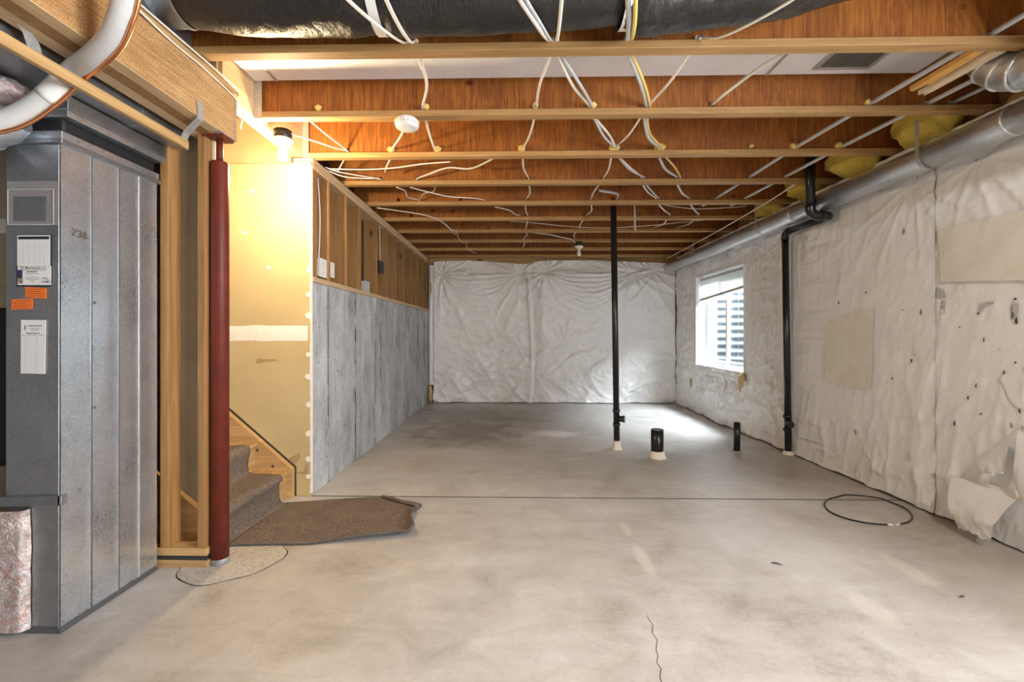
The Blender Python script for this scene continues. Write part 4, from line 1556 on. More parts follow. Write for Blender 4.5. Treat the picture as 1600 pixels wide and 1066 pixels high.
# insulated refrigerant line with bare copper line
ls = thing('refrigerant_line', 'white foam-insulated pipe with a copper line curving across upper left', 'pipe', (-1.5, 1.55, 2.1))
pa = [(-1.21, 1.42, 2.36), (-1.250, 1.44, 2.256), (-1.286, 1.46, 2.20), (-1.345, 1.49, 2.152), (-1.440, 1.53, 2.120), (-1.562, 1.59, 2.112), (-1.667, 1.60, 2.030), (-1.785, 1.58, 1.936), (-1.92, 1.52, 1.87)]
sp = spline(pa, 8)
mb = MB()
mb.tube(sp, 0.036, 16)
ob('foam_sleeve', mb, 'foam_pipe_white', ls)
mb = MB()
i0 = 44
mb.tube(sp[i0:i0 + 6], 0.038, 16)
ob('tape_wrap', mb, 'white_plastic', ls)
mb = MB()
mb.tube([p + Vector((0.030, 0.0, -0.032)) if k > 24 else p + Vector((0.040, 0.0, -0.016)) if k < 14 else p + Vector((0.035, 0, -0.026)) for k, p in enumerate(sp)], 0.0075, 8)
ob('copper_line', mb, 'copper', ls)

# round duct stub and foil wrap at the far left
rd = thing('round_duct', 'round galvanised duct stub at the left edge below the white pipe', 'duct', (-1.95, 1.66, 1.95))
mb = MB()
mb.tube([(-1.845, 1.665, 1.972), (-1.90, 1.655, 1.955), (-2.2, 1.60, 1.86), (-2.5, 1.55, 1.78)], [0.045, 0.075, 0.085, 0.085], 20)
ob('duct_body', mb, 'galvanised', rd)
mb = MB()
mb.tube([(-1.955, 1.645, 1.938), (-1.965, 1.643, 1.935)], 0.084, 20)
ob('crimp_ring', mb, 'galvanised_duct', rd)
mb = MB()
blob(mb, (-1.86, 1.62, 2.055), 0.075, 0.07, 0.04, 4, 0.3)
tag(ob('foil_wrap', mb, 'foil_insulation'), 'crumpled foil insulation tucked behind the white pipe at the left edge', 'insulation')
mb = MB()
yy, zz = np.meshgrid(np.linspace(-2.30, -1.888, 40), np.linspace(0.02, 0.485, 60), indexing='ij')
d = 0.025 * (fbm(yy * 9, zz * 7, 4) - 0.5)
edge = np.clip((-1.888 - yy) / 0.012, 0, 1)
P = np.stack([yy + 0.012 * (fbm(zz * 8, zz * 0, 9) - 0.5), 1.737 - (0.030 + d) * edge, zz], -1)
mb.grid(P)
tag(ob('foil_wrap', mb, 'foil_insulation', recalc=False), 'reddish printed foil insulation wrapped at the floor beside the metal duct', 'insulation')
fu = thing('furnace', 'beige and dark furnace cabinet just visible at the left edge', 'furnace', (-2.4, 2.0, 0))
mb = MB()
mb.box(-2.75, -2.06, 1.90, 2.22, 1.28, 1.98)
ob('upper_door', mb, 'furnace_beige', fu, 0.01)
mb = MB()
mb.box(-2.75, -2.06, 1.92, 2.22, 0.60, 1.28)
ob('lower_door', mb, 'canvas_black', fu, 0.01)
mb = MB()
mb.box(-2.75, -2.06, 1.90, 2.22, 0.0, 0.60)
ob('base_cabinet', mb, 'furnace_beige', fu, 0.01)
mb = MB()
mb.box(-2.30, -2.085, 1.896, 1.8995, 1.60, 1.66)
ob('rating_label', mb, 'paper_white', fu)

# papers on the duct front (facing the camera)
FY = 1.7385
R90 = (math.pi / 2, 0, 0)
pc = thing('document_pouch', 'empty clear plastic document pouch on the metal duct', 'pouch', (-1.878, FY, 1.593))
mb = MB()
mb.box(-1.981, -1.775, FY - 0.003, FY - 0.0005, 1.593, 1.765)
ob('pouch_film', mb, 'clear_pouch', pc)
mb = MB()
for b in ((-1.978, -1.796, 1.594, 1.597), (-1.978, -1.796, 1.731, 1.7335), (-1.979, -1.9765, 1.594, 1.7335), (-1.797, -1.7945, 1.594, 1.7335)):
    mb.box(b[0], b[1], FY - 0.0045, FY - 0.003, b[2], b[3])
ob('welded_edge', mb, 'poly_grey', pc)
mb = MB()
mb.box(-1.952, -1.823, FY - 0.0042, FY - 0.0031, 1.61, 1.705)
ob('dark_insert', mb, 'galvanised_dull', pc)

lg = thing('service_card', 'white service log card with black border and business card on the metal duct', 'card', (-1.875, FY, 1.356))
mb = MB()
mb.box(-1.944, -1.807, FY - 0.002, FY, 1.354, 1.557)
ob('black_backing', mb, 'ink_black', lg)
mb = MB()
mb.box(-1.941, -1.810, FY - 0.003, FY - 0.002, 1.435, 1.554)
o1 = ob('log_sheet', mb, 'paper_white', lg)
mb = MB()
mb.box(-1.936, -1.813, FY - 0.0036, FY - 0.003, 1.538, 1.549)
ob('header_bar', mb, 'ink_black', o1)
mb = MB()
for k in range(11):
    z = 1.530 - k * 0.0082
    mb.box(-1.936, -1.813, FY - 0.0034, FY - 0.003, z, z + 0.0008)
for x in (-1.915, -1.895, -1.868, -1.85, -1.833):
    mb.box(x, x + 0.0008, FY - 0.0034, FY - 0.003, 1.442, 1.536)
ob('ruled_lines', mb, 'paper_line', o1)
bc = MB()
bc.box(-1.937, -1.805, FY - 0.0044, FY - 0.003, 1.3595, 1.4340)
bco = ob('business_card', bc, 'paper_white', lg)
text_mesh('card_lettering', '703 Mechanical LLC', 0.0132, (-1.930, FY - 0.0046, 1.4225), R90, 'ink_black', bco, bold=0.00016)
text_mesh('card_lettering', 'AHMCA', 0.0125, (-1.8425, FY - 0.0046, 1.3675), R90, 'ink_blue', bco, bold=0.00016)
mb = MB()
mb.prism([(-1.842, 1.379), (-1.832, 1.386), (-1.826, 1.384), (-1.812, 1.377), (-1.812, 1.379), (-1.826, 1.388), (-1.835, 1.388)], 'Y', FY - 0.0050, FY - 0.0045)
ob('roof_logo', mb, 'ink_blue', bco)
mb = MB()
mb.box(-1.934, -1.916, FY - 0.0049, FY - 0.0045, 1.365, 1.3855)
ob('photo_print', mb, 'print_photo', bco)
mb = MB()
mb.box(-1.937, -1.918, FY - 0.0049, FY - 0.0045, 1.3860, 1.418)
ob('photo_print', mb, 'print_navy', bco)
mb = MB()
for (x0, x1, z, hh) in ((-1.930, -1.822, 1.4175, 0.0016), (-1.901, -1.860, 1.410, 0.0030), (-1.909, -1.851, 1.4035, 0.0012), (-1.887, -1.872, 1.395, 0.001), (-1.905, -1.852, 1.388, 0.0012), (-1.905, -1.852, 1.3815, 0.0012), (-1.889, -1.869, 1.375, 0.0012), (-1.881, -1.875, 1.370, 0.0012)):
    mb.box(x0, x1, FY - 0.0049, FY - 0.0045, z, z + hh)
ob('fine_print', mb, 'ink_black', bco)

for (x0, x1, z0, z1, lab, rot) in ((-1.909, -1.826, 1.309, 1.350, 'orange sticker just below the black-bordered service card', 0.03), (-1.965, -1.881, 1.265, 1.305, 'lower left orange sticker on the metal duct', -0.02)):
    sk = thing('warning_sticker', lab, 'sticker', (x0, FY, z0), 'orange stickers on the metal duct')
    dz = rot * 0.08
    mb = MB()
    mb.prism([(x0, z0 + dz), (x1, z0 - dz), (x1, z1 - dz), (x0, z1 + dz)], 'Y', FY - 0.0018, FY - 0.0004)
    sks = ob('label_sheet', mb, 'sticker_orange', sk)
    mb = MB()
    for k, (a, b) in enumerate(((0.15, 0.9), (0.05, 0.75), (0.1, 0.95), (0.1, 0.8))):
        z = z1 - 0.007 - k * 0.0088
        w_ = x1 - x0
        mb.box(x0 + a * w_, x0 + b * w_, FY - 0.0023, FY - 0.0019, z - 0.0009, z + 0.0009)
    ob('fine_print', mb, 'ink_dark_orange', sks)

sv = thing('service_record', 'long white service record sheet with ruled lines on the metal duct', 'paper', (-1.878, FY, 1.014))
mb = MB()
mb.prism([(-1.9285, 1.015), (-1.831, 1.013), (-1.828, 1.223), (-1.927, 1.224)], 'Y', FY - 0.0018, FY - 0.0004)
svp = ob('paper_sheet', mb, 'paper_white', sv)
mb = MB()
for k in range(17):
    z = 1.150 - k * 0.0080
    mb.box(-1.926, -1.833, FY - 0.0024, FY - 0.0019, z, z + 0.0007)
for x in (-1.908, -1.866, -1.860):
    mb.box(x, x + 0.0007, FY - 0.0024, FY - 0.0019, 1.016, 1.160)
ob('ruled_lines', mb, 'paper_line', svp)
text_mesh('sheet_lettering', 'Service Record', 0.0085, (-1.879, FY - 0.0022, 1.1690), R90, 'ink_black', svp, 'CENTER', 0.0002)
text_mesh('sheet_lettering', 'Type of Service', 0.0060, (-1.881, FY - 0.0022, 1.1615), R90, 'ink_black', svp, 'CENTER')
text_mesh('sheet_lettering', 'Date', 0.0055, (-1.916, FY - 0.0022, 1.1615), R90, 'ink_black', svp, 'CENTER')
mb = MB()
for (x0, x1, z, hh) in ((-1.900, -1.842, 1.199, 0.003), (-1.896, -1.846, 1.1905, 0.0014), (-1.886, -1.856, 1.183, 0.0022), (-1.855, -1.836, 1.163, 0.0018), (-1.912, -1.908, 1.185, 0.017)):
    mb.box(x0, x1, FY - 0.0024, FY - 0.0019, z, z + hh)
ob('fine_print', mb, 'ink_blue', svp)

# ------------------------------------------------------------------ ceiling services
# panned joist bay
pn = thing('panned_duct', 'bright sheet-metal duct panel between the first two joists', 'duct', (0.4, 2.4, 2.665))
for a, b in ((-1.535, -1.402), (-1.398, 1.450), (1.454, 2.30)):
    mb = MB()
    mb.box(a, b, 2.118, 2.655, 2.664 if a > -1.4 else 2.662, 2.672)
    ob('panel', mb, 'panning_metal', pn)
for x in (-1.40, 1.452):
    mb = MB()
    mb.box(x - 0.006, x + 0.006, 2.118, 2.656, 2.6575, 2.6635)
    ob('seam_strip', mb, 'hanger_metal', pn)
gr = thing('air_grille', 'small dark slotted return grille in the bright duct panel', 'grille', (1.84, 2.45, 2.655))
mb = MB()
for b in ((1.675, 1.70, 2.30, 2.60), (1.965, 1.99, 2.30, 2.60), (1.70, 1.965, 2.582, 2.60), (1.70, 1.965, 2.30, 2.318)):
    mb.box(b[0], b[1], b[2], b[3], 2.655, 2.6635)
ob('grille_frame', mb, 'hanger_metal', gr, 0.002)
mb = MB()
mb.box(1.70, 1.965, 2.318, 2.582, 2.6628, 2.6638)
ob('dark_throat', mb, 'duct_inside', gr)
mb = MB()
for k in range(20):
    x = 1.704 + k * 0.0132
    mb.box(x, x + 0.0024, 2.318, 2.582, 2.6555, 2.6620)
tag(ob('louvers', mb, 'hanger_metal', gr), kind='stuff')

# black insulated flexible duct
fd = thing('flexible_duct', 'black plastic-jacketed flexible duct across the top of the picture', 'duct', (0.0, 1.86, 2.42))
def jacket(xs_, fr, fz, seed, amp):
    nA = 44
    P = np.zeros((len(xs_), nA + 1, 3))
    for i, x in enumerate(xs_):
        for j in range(nA + 1):
            a = 2 * math.pi * j / nA
            w = float(fbm(np.array(x * 5.0), np.array((math.sin(a) + 1) * 3.0), seed)) - 0.5
            w2 = float(ridge(fbm(np.array(x * 7.0 + math.cos(a) * 2), np.array((math.cos(a - 0.6) + 2) * 2.0), seed + 3))) ** 3
            r = fr(x) * (1 + amp * w) + amp * 0.05 * w2
            P[i, j] = (x, 1.86 + r * math.cos(a), fz(x) + r * math.sin(a))
    mb = MB()
    mb.grid(P)
    return mb


xs_ = np.linspace(-1.37, 0.44, 114)
mbj = jacket(xs_, lambda x: 0.160 - 0.018 * math.exp(-((x - 0.45) / 0.10) ** 2) - 0.012 * math.exp(-((x + 0.57) / 0.06) ** 2) - 0.028 * math.exp(-((x + 1.37) / 0.15) ** 2),
             lambda x: 2.588 + 0.010 * math.sin(x * 3), 3, 0.10)
ob('jacket', mbj, 'black_jacket', fd, recalc=False)
xs_ = np.linspace(0.44, 1.62, 110)
mbj = jacket(xs_, lambda x: float(np.interp(x, [0.44, 0.52, 0.8, 1.0, 1.2, 1.45, 1.62], [0.145, 0.165, 0.160, 0.145, 0.125, 0.09, 0.06])),
             lambda x: float(np.interp(x, [0.44, 0.7, 1.0, 1.2, 1.45, 1.62], [2.588, 2.588, 2.60, 2.625, 2.655, 2.69])), 9, 0.26)
ob('jacket', mbj, 'black_jacket', fd, recalc=False)
for x in (-0.56, 0.455):
    mb = MB()
    mb.tube([(x - 0.02, 1.86, 2.587), (x + 0.02, 1.86, 2.587)], 0.166 if x < 0 else 0.158, 40, False)
    mb2 = ob('tape_strap', mb, 'white_plastic', fd)
    mb2.rotation_euler = (0, 0, 0)
mb = MB()
mb.tube([(-1.52, 1.86, 2.60), (-1.47, 1.86, 2.60), (-1.46, 1.86, 2.60), (-1.38, 1.86, 2.598), (-1.375, 1.86, 2.598), (-1.35, 1.86, 2.596)], [0.135, 0.137, 0.142, 0.137, 0.143, 0.141], 36, False)
ob('metal_collar', mb, 'galvanised_dull', fd)
mb = MB()
mb.box(-1.545, -1.47, 1.62, 2.045, 2.452, 2.745)
ob('boot_plate', mb, 'galvanised_dull', fd, 0.004)

# main round duct along the right wall
md = thing('round_duct', 'long round galvanised duct running along the top of the right wall', 'duct', (2.58, 4.8, 2.19))
for (y0, y1, r) in ((1.2, 2.405, 0.079), (2.385, 2.87, 0.081), (2.85, 4.22, 0.079), (4.20, 6.0, 0.081), (5.98, 7.66, 0.079)):
    mb = MB()
    mb.tube([(2.575, y0, 2.27), (2.575, y0 + 0.012, 2.27), (2.575, y0 + 0.02, 2.27), (2.575, y1, 2.27)], [r, r + 0.003, r, r], 32)
    ob('duct_section', mb, 'galvanised_duct', md)
for y in (2.86, 4.75, 6.4):
    mb = MB()
    mb.tube([(2.575, y, 2.27), (2.575, y + 0.025, 2.27)], 0.0835, 32, False)
    ob('strap', mb, 'hanger_metal', md)
    mb = MB()
    mb.box(2.492, 2.494, y, y + 0.025, 2.27, 2.50)
    ob('strap', mb, 'hanger_metal', md)
# near round duct with adjustable elbow
ed = thing('round_duct', 'short round duct with a segmented elbow turning up at upper right', 'duct', (2.34, 2.0, 2.30))
mb = MB()
mb.tube([(2.33, 0.6, 2.36), (2.33, 2.03, 2.36)], 0.086, 32)
ob('duct_section', mb, 'galvanised_duct', ed)
path = []
for k in range(6):
    a = k / 5 * math.pi / 2
    path.append(Vector((2.33 - 0.02 * k / 5, 2.05 + 0.24 * math.sin(a), 2.36 + 0.24 * (1 - math.cos(a)))))
for k in range(5):
    a, b = path[k], path[k + 1]
    d = (b - a)
    mb = MB()
    mb.tube([a - d * 0.12, a, a + d * 0.12, b - d * 0.05], [0.087, 0.091, 0.086, 0.086], 32)
    ob('elbow_segment', mb, 'galvanised_duct', ed)
mb = MB()
mb.tube([path[-1], path[-1] + Vector((0, 0, 0.075))], 0.086, 32)
ob('duct_section', mb, 'galvanised_dull', ed)

# split boards beside the elbow
mb = MB()
mb.prism([(2.105, 2.47), (2.115, 2.115), (2.16, 2.115), (2.165, 2.43), (2.15, 2.40), (2.13, 2.48)], 'Z', 2.466, 2.488)
tag(ob('split_board', mb, 'orange_wood'), 'orange splintered board beside the segmented duct elbow', 'board')
mb = MB()
mb.prism([(2.175, 2.50), (2.19, 2.12), (2.24, 2.12), (2.22, 2.46), (2.21, 2.505), (2.20, 2.46)], 'Z', 2.455, 2.480)
tag(ob('split_board', mb, 'tan_wood_split'), 'pale splintered board between the orange board and the duct elbow', 'board')

# insulation batts above the right wall
for k, (y, lab) in enumerate(((3.00, 'yellow fibreglass batt above the round duct, nearest the camera'), (3.63, 'yellow fibreglass batt above the round duct, second from the camera'),
                              (4.24, 'yellow fibreglass batt beside the upturned black pipe'), (4.86, 'yellow fibreglass batt above the round duct just beyond the black pipe'))):
    mb = MB()
    blob(mb, (2.69 if k < 3 else 2.72, y, 2.575), 0.15, 0.25, 0.16, 20 + k, 0.25, 3)
    mb.v = [(min(x, 2.79), min(max(yy_, y - 0.26), y + 0.24), min(zz_, 2.745)) for x, yy_, zz_ in mb.v]
    tag(ob('insulation_batt', mb, 'fibreglass'), lab, 'insulation', 'yellow batts above the right wall')

# ------------------------------------------------------------------ black plumbing pipes
def collar_prof(r):
    return [(r + 0.020, 0.0), (r + 0.018, 0.008), (r + 0.008, 0.03), (r + 0.006, 0.055), (r + 0.001, 0.06)]


vp = thing('drain_pipe', 'thin black pipe rising from the floor to the joists mid-room', 'pipe', (1.036, 4.63, 0))
ax = lambda z: (1.036 - 0.042 * z / 2.45, 4.63 - 0.03 * z / 2.45, z)
mb = MB()
mb.tube([ax(0.001), ax(2.449)], 0.0305, 24)
ob('pipe_body', mb, 'abs_black', vp)
mb = MB()
mb.tube([ax(0.235), ax(0.24), ax(0.262), ax(0.265)], [0.031, 0.037, 0.037, 0.031], 24)
mb.tube([ax(0.375), ax(0.38), ax(0.402), ax(0.405)], [0.031, 0.037, 0.037, 0.031], 24)
mb.tube([(1.04, 4.627, 0.31), (1.10, 4.60, 0.31)], 0.030, 20)
ob('tee_fitting', mb, 'abs_black', vp)
mb = MB()
mb.tube([(1.09, 4.604, 0.31), (1.108, 4.596, 0.31)], 0.036, 8)
ob('cleanout_plug', mb, 'abs_black', vp)
mb = MB()
mb.lathe([(0.055, 0), (0.052, 0.006), (0.038, 0.03), (0.037, 0.085), (0.031, 0.088)], (1.036, 4.63, 0), 'Z', 20)
ob('plaster_collar', mb, 'collar_plaster', vp)

for (x, y, r, h_, lab, col) in ((1.345, 4.32, 0.058, 0.265, 'short thick black drain stub with a white collar on the floor', True), (2.213, 4.575, 0.031, 0.285, 'short thin black drain stub near the right wall', False)):
    t_ = thing('drain_stub', lab, 'pipe', (x, y, 0))
    mb = MB()
    prof = [(r, 0.0), (r, h_), (r - 0.006, h_), (r - 0.006, h_ - 0.09)]
    mb.lathe(prof, (x, y, 0.001), 'Z', 28)
    ob('pipe_body', mb, 'abs_black', t_)
    mb = MB()
    mb.lathe([(r - 0.0065, h_ - 0.012), (r - 0.0065, h_ - 0.008)], (x, y, 0), 'Z', 28)
    ob('end_cap', mb, 'collar_plaster' if col else 'abs_black', t_)
    if col:
        mb = MB()
        mb.lathe([(r + 0.028, 0), (r + 0.022, 0.012), (r + 0.010, 0.035), (r + 0.008, 0.062), (r + 0.0005, 0.066)], (x, y, 0), 'Z', 26)
        ob('plaster_collar', mb, 'collar_plaster', t_)
    else:
        mb = MB()
        mb.lathe([(r + 0.016, 0), (r + 0.012, 0.004), (r + 0.001, 0.006)], (x, y, 0), 'Z', 22)
        ob('plaster_collar', mb, 'concrete_patch', t_)

wp = thing('vent_pipe', 'black vent pipe climbing the right wall and looping round the round duct', 'pipe', (2.655, 4.49, 0))
low = [(2.655, 4.47, 0.001), (2.630, 4.48, 2.13)]
mb = MB()
mb.tube(low, 0.0305, 24)
ob('riser_pipe', mb, 'abs_black', wp)
def elbow(p0, p1, p2, r, nm, rr=0.055):
    a, b, c = Vector(p0), Vector(p1), Vector(p2)
    d0, d1 = (a - b).normalized(), (c - b).normalized()
    s, e = b + d0 * rr, b + d1 * rr
    pts = [b + d0 * (rr + 0.02), ]
    for k in range(9):
        q = k / 8
        pts.append(s * (1 - q) ** 2 + b * 2 * q * (1 - q) + e * q * q)
    pts.append(b + d1 * (rr + 0.02))
    mb = MB()
    mb.tube(pts, [r + 0.005] + [r + 0.003] * 9 + [r + 0.005], 24)
    ob(nm, mb, 'abs_black', wp)
elbow((2.63, 4.48, 1.8), (2.63, 4.48, 2.155), (2.63, 3.9, 2.155), 0.031, 'elbow')
mb = MB()
mb.tube([(2.63, 4.44, 2.155), (2.63, 3.90, 2.150)], 0.0305, 24)
ob('level_pipe', mb, 'abs_black', wp)
elbow((2.63, 4.2, 2.150), (2.63, 3.84, 2.150), (2.4, 3.84, 2.155), 0.033, 'elbow')
mb = MB()
mb.tube([(2.60, 3.84, 2.15), (2.50, 3.84, 2.152)], 0.0335, 24)
ob('level_pipe', mb, 'abs_black', wp)
elbow((2.6, 3.84, 2.152), (2.462, 3.84, 2.155), (2.462, 3.84, 2.5), 0.036, 'elbow', 0.065)
mb = MB()
mb.tube([(2.462, 3.84, 2.21), (2.462, 3.84, 2.74)], 0.035, 24)
ob('riser_pipe', mb, 'abs_black', wp)
mb = MB()
mb.tube([(2.646, 4.473, 0.225), (2.646, 4.473, 0.23), (2.646, 4.473, 0.25), (2.646, 4.473, 0.255)], [0.031, 0.037, 0.037, 0.031], 24)
mb.tube([(2.646, 4.473, 0.35), (2.646, 4.473, 0.355), (2.646, 4.473, 0.375), (2.646, 4.473, 0.38)], [0.031, 0.037, 0.037, 0.031], 24)
mb.tube([(2.645, 4.46, 0.30), (2.63, 4.405, 0.30)], 0.031, 20)
ob('tee_fitting', mb, 'abs_black', wp)
mb = MB()
mb.tube([(2.632, 4.412, 0.30), (2.627, 4.395, 0.30), (2.627, 4.394, 0.30)], [0.036, 0.036, 0.022], 20)
ob('cleanout_plug', mb, 'abs_black', wp)
mb = MB()
mb.lathe([(0.058, 0), (0.052, 0.01), (0.038, 0.03), (0.031, 0.034)], (2.655, 4.47, 0), 'Z', 20)
ob('plaster_collar', mb, 'collar_plaster', wp)

# ------------------------------------------------------------------ lamps and detector
def lampholder(x, y, zt, lit, label, s=1.0):
    t_ = thing('lamp_holder', label, 'lamp', (x, y, zt - 0.07))
    mb = MB()
    mb.lathe([(0.052, -0.055), (0.054, -0.053), (0.054, -0.002), (0.05, 0.0)], (x, y, zt - 0.002), 'Z', 10)
    ob('junction_box', mb, 'black_plastic', t_)
    mb = MB()
    mb.lathe([(0.028, -0.095), (0.032, -0.085), (0.060, -0.068), (0.062, -0.058), (0.058, -0.055)], (x, y, zt - 0.002), 'Z', 28)
    ob('porcelain_socket', mb, 'porcelain', t_)
    mb = MB()
    pr = [(0.012, -0.090), (0.014, -0.105), (0.020, -0.125), (0.029, -0.150), (0.030, -0.165), (0.026, -0.182), (0.015, -0.194), (0.004, -0.198)]
    mb.lathe(pr, (x, y, zt), 'Z', 24)
    b = ob('bulb', mb, 'bulb_lit' if lit else 'bulb_frosted', t_)
    return t_


BX, BY = -1.455, 2.83
lampholder(BX, BY, 2.449, True, 'glowing bare bulb in a white socket on a black box by the stairs')
pd = bpy.data.lights.new('bulb_glow', 'POINT')
pd.energy = 29
pd.color = (1.0, 0.76, 0.45)
pd.shadow_soft_size = 0.032
plo = bpy.data.objects.new('bulb_glow', pd)
COL.objects.link(plo)
plo.location = (BX, BY, 2.21)
lampholder(0.90, JY[7] - 0.03, 2.449, False, 'unlit bare bulb in a white socket near the back of the room')
# unseen bulb added above the camera to fill the floor and right wall
lampholder(1.85, 0.25, 2.751, True, 'added unseen fill bulb between the joists above the camera')
pd2 = bpy.data.lights.new('fill_bulb_glow', 'POINT')
pd2.energy = 70
pd2.color = (0.92, 0.965, 1.0)
pd2.shadow_soft_size = 0.032
plo = bpy.data.objects.new('fill_bulb_glow', pd2)
COL.objects.link(plo)
plo.location = (1.85, 0.25, 2.53)
sd = thing('smoke_detector', 'round white smoke detector under the second joist', 'smoke detector', (-0.64, 2.70, 2.40))
mb = MB()
mb.lathe([(0.058, -0.014), (0.060, -0.010), (0.060, 0.0)], (-0.642, 2.705, 2.4495), 'Z', 36)
ob('mounting_base', mb, 'white_plastic', sd)
mb = MB()
mb.lathe([(0.020, -0.058), (0.055, -0.056), (0.064, -0.050), (0.071, -0.030), (0.074, -0.016), (0.072, -0.014)], (-0.642, 2.705, 2.4495), 'Z', 40)
ob('detector_cover', mb, 'white_plastic', sd)
mb = MB()
for k in range(20):
    a = 2 * math.pi * k / 20
    c, s = math.cos(a), math.sin(a)
    mb.tube([(-0.642 + c * 0.0685, 2.705 + s * 0.0685, 2.413), (-0.642 + c * 0.0715, 2.705 + s * 0.0715, 2.423)], 0.0035, 5)
tag(ob('vent_slots', mb, 'poly_grey', sd), kind='stuff')

# ------------------------------------------------------------------ cables
def jw(i):
    return JY[i] - 0.0305


def cable(pts, mat, label, r=0.0052, flat=1.0, k=6, group='cables through the joists'):
    mb = MB()
    mb.tube(spline(pts, k), r, 7, True, flat)
    o = ob('electrical_cable', mb, mat)
    return tag(o, label, 'cable', group)


def run(holes, mat, label, sag=0.0, r=0.0052, start=None, end=None, jit=0.006, flat=1.6):
    """holes: (joist index, x). cable threads the holes"""
    pts = []
    if start:
        pts += start
    for n_, (i, x) in enumerate(holes):
        jx = random.uniform(-jit, jit)
        pts.append((x + jx, jw(i) - 0.025, HZ - 0.008))
        pts.append((x + jx, jw(i) + 0.025, HZ - 0.008))
        if n_ < len(holes) - 1:
            i2, x2 = holes[n_ + 1]
            mx_ = (x + x2) / 2 + random.uniform(-0.04, 0.04)
            pts.append((mx_, (jw(i) + jw(i2)) / 2, HZ - 0.01 - sag * random.uniform(0.6, 1.3)))
    if end:
        pts += end
    return cable(pts, mat, label, r, flat)


def over_duct(x, xt, dz=0.0):
    return [(xt - (x - xt) * 0.3, 1.47, 2.42), (xt, 1.62, 2.392 + dz), (x * 0.45 + xt * 0.55, 1.80, 2.398 + dz), (x * 0.8 + xt * 0.2, 1.97, 2.44)]


run([(0, -0.458), (1, -0.54), (2, -0.57)], 'cable_white', 'white cable from the left of the black duct toward the smoke detector', 0.01, start=over_duct(-0.458, -0.62), end=[(-0.60, 3.45, 2.50), (-0.70, 3.62, 2.60)])
run([(0, -0.45)], 'cable_white', 'short white cable crossing the black duct just right of its white strap', 0.01, start=over_duct(-0.45, -0.47), end=[(-0.47, 2.25, 2.52), (-0.5, 2.45, 2.60)])
run([(0, 0.187), (1, 0.129), (2, 0.065), (3, 0.121), (4, 0.121), (5, 0.152), (6, 0.138), (7, 0.13), (8, 0.13)], 'cable_white', 'long thin white cable running front to back along the middle of the ceiling', 0.015, start=over_duct(0.187, 0.17), r=0.0046)
run([(0, 0.18), (1, 0.442), (2, 0.723), (3, 1.086), (4, 1.401), (5, 1.741), (6, 1.741)], 'cable_white', 'white cable drifting right from the middle of the black duct toward the back', 0.02, start=over_duct(0.18, 0.0))
run([(0, 0.195), (1, 0.452), (2, 0.735), (3, 1.10), (4, 1.415)], 'cable_grey', 'grey cable running beside the white one that drifts right', 0.03, start=over_duct(0.19, 0.02, 0.006))
run([(0, 0.525), (1, 0.785), (2, 1.055), (3, 1.40)], 'cable_yellow', 'yellow cable crossing the black duct between its two sections', 0.02, start=over_duct(0.525, 0.43))
run([(0, 0.51), (1, 0.768), (2, 1.04), (3, 1.385), (4, 1.716), (5, 2.055), (6, 2.045)], 'cable_grey', 'grey twisted cable following the yellow cable', 0.03, start=over_duct(0.51, 0.40, 0.006), r=0.0065)
run([(0, 0.835), (1, 0.78), (2, 0.715), (3, 0.758), (4, 0.757), (5, 0.802), (6, 0.817), (7, 0.84)], 'cable_white', 'white cable from the upper right of the black duct to the unlit bulb', 0.02, start=over_duct(0.835, 1.05), r=0.0046)
# grey flat strap to the dark hole
cable([(1.149, jw(1) - 0.02, 2.505), (1.18, 2.60, 2.52), (1.29, 2.42, 2.57), (1.38, 2.25, 2.58), (1.44, 2.12, 2.60)], 'cable_white', 'flat pale cable hanging from the duct panel left of its right seam', 0.010, 0.5)
# two straight conduits at the right
for xs2, lab in (((2.121, 2.062, 2.012, 2.0, 1.98), 'straight grey conduit through the right end of the joists, left one of two'), ((2.45, 2.391, 2.334, 2.30, 2.27), 'straight grey conduit through the right end of the joists, right one of two')):
    pts = [(xs2[0] + 0.05, 1.47, 2.505)] + [(x, jw(i), 2.505) for i, x in enumerate(xs2)] + [(xs2[-1] - 0.02, jw(4) + 0.25, 2.505)]
    mb = MB()
    mb.tube(pts, 0.0125, 12)
    tag(ob('conduit', mb, 'cable_grey'), lab, 'conduit', 'grey conduits through the joists')
mb = MB()
mb.tube([(2.529, jw(1), 2.505), (2.60, 2.15, 2.51)], 0.011, 10)
tag(ob('conduit', mb, 'cable_grey'), 'short grey conduit tucked behind the segmented elbow', 'conduit')
# left cluster
cable([(BX + 0.05, BY, 2.425), (-1.36, 2.98, 2.455), (-1.27, 3.18, 2.48), (-1.228, jw(2) - 0.02, 2.502), (-1.224, jw(2) + 0.03, 2.50)], 'cable_white', 'white cable from the glowing bulb to the lit joist')
cable([(-1.30, 2.80, 2.52), (-1.27, 3.0, 2.51), (-1.222, jw(2) - 0.02, 2.506), (-1.22, jw(2) + 0.03, 2.50), (-1.30, 3.45, 2.50), (-1.42, 3.62, 2.47)], 'cable_white', 'white cable joining the bulb cable at the lit joist')
cable([(-0.66, 2.74, 2.44), (-0.74, 2.95, 2.46), (-0.86, 3.2, 2.485), (-0.894, jw(2) - 0.02, 2.505), (-0.90, jw(2) + 0.04, 2.50), (-1.0, 3.55, 2.49), (-1.06, 3.70, 2.49)], 'cable_white', 'white cable from the smoke detector to the lit joist', 0.007)
cable([(-1.48, 3.52, 2.47), (-1.40, 3.62, 2.465), (-1.28, 3.78, 2.49), (-1.165, jw(3) - 0.02, 2.502), (-1.16, jw(3) + 0.03, 2.50)], 'cable_white', 'upper white cable looping from the stud wall top into the fourth joist')
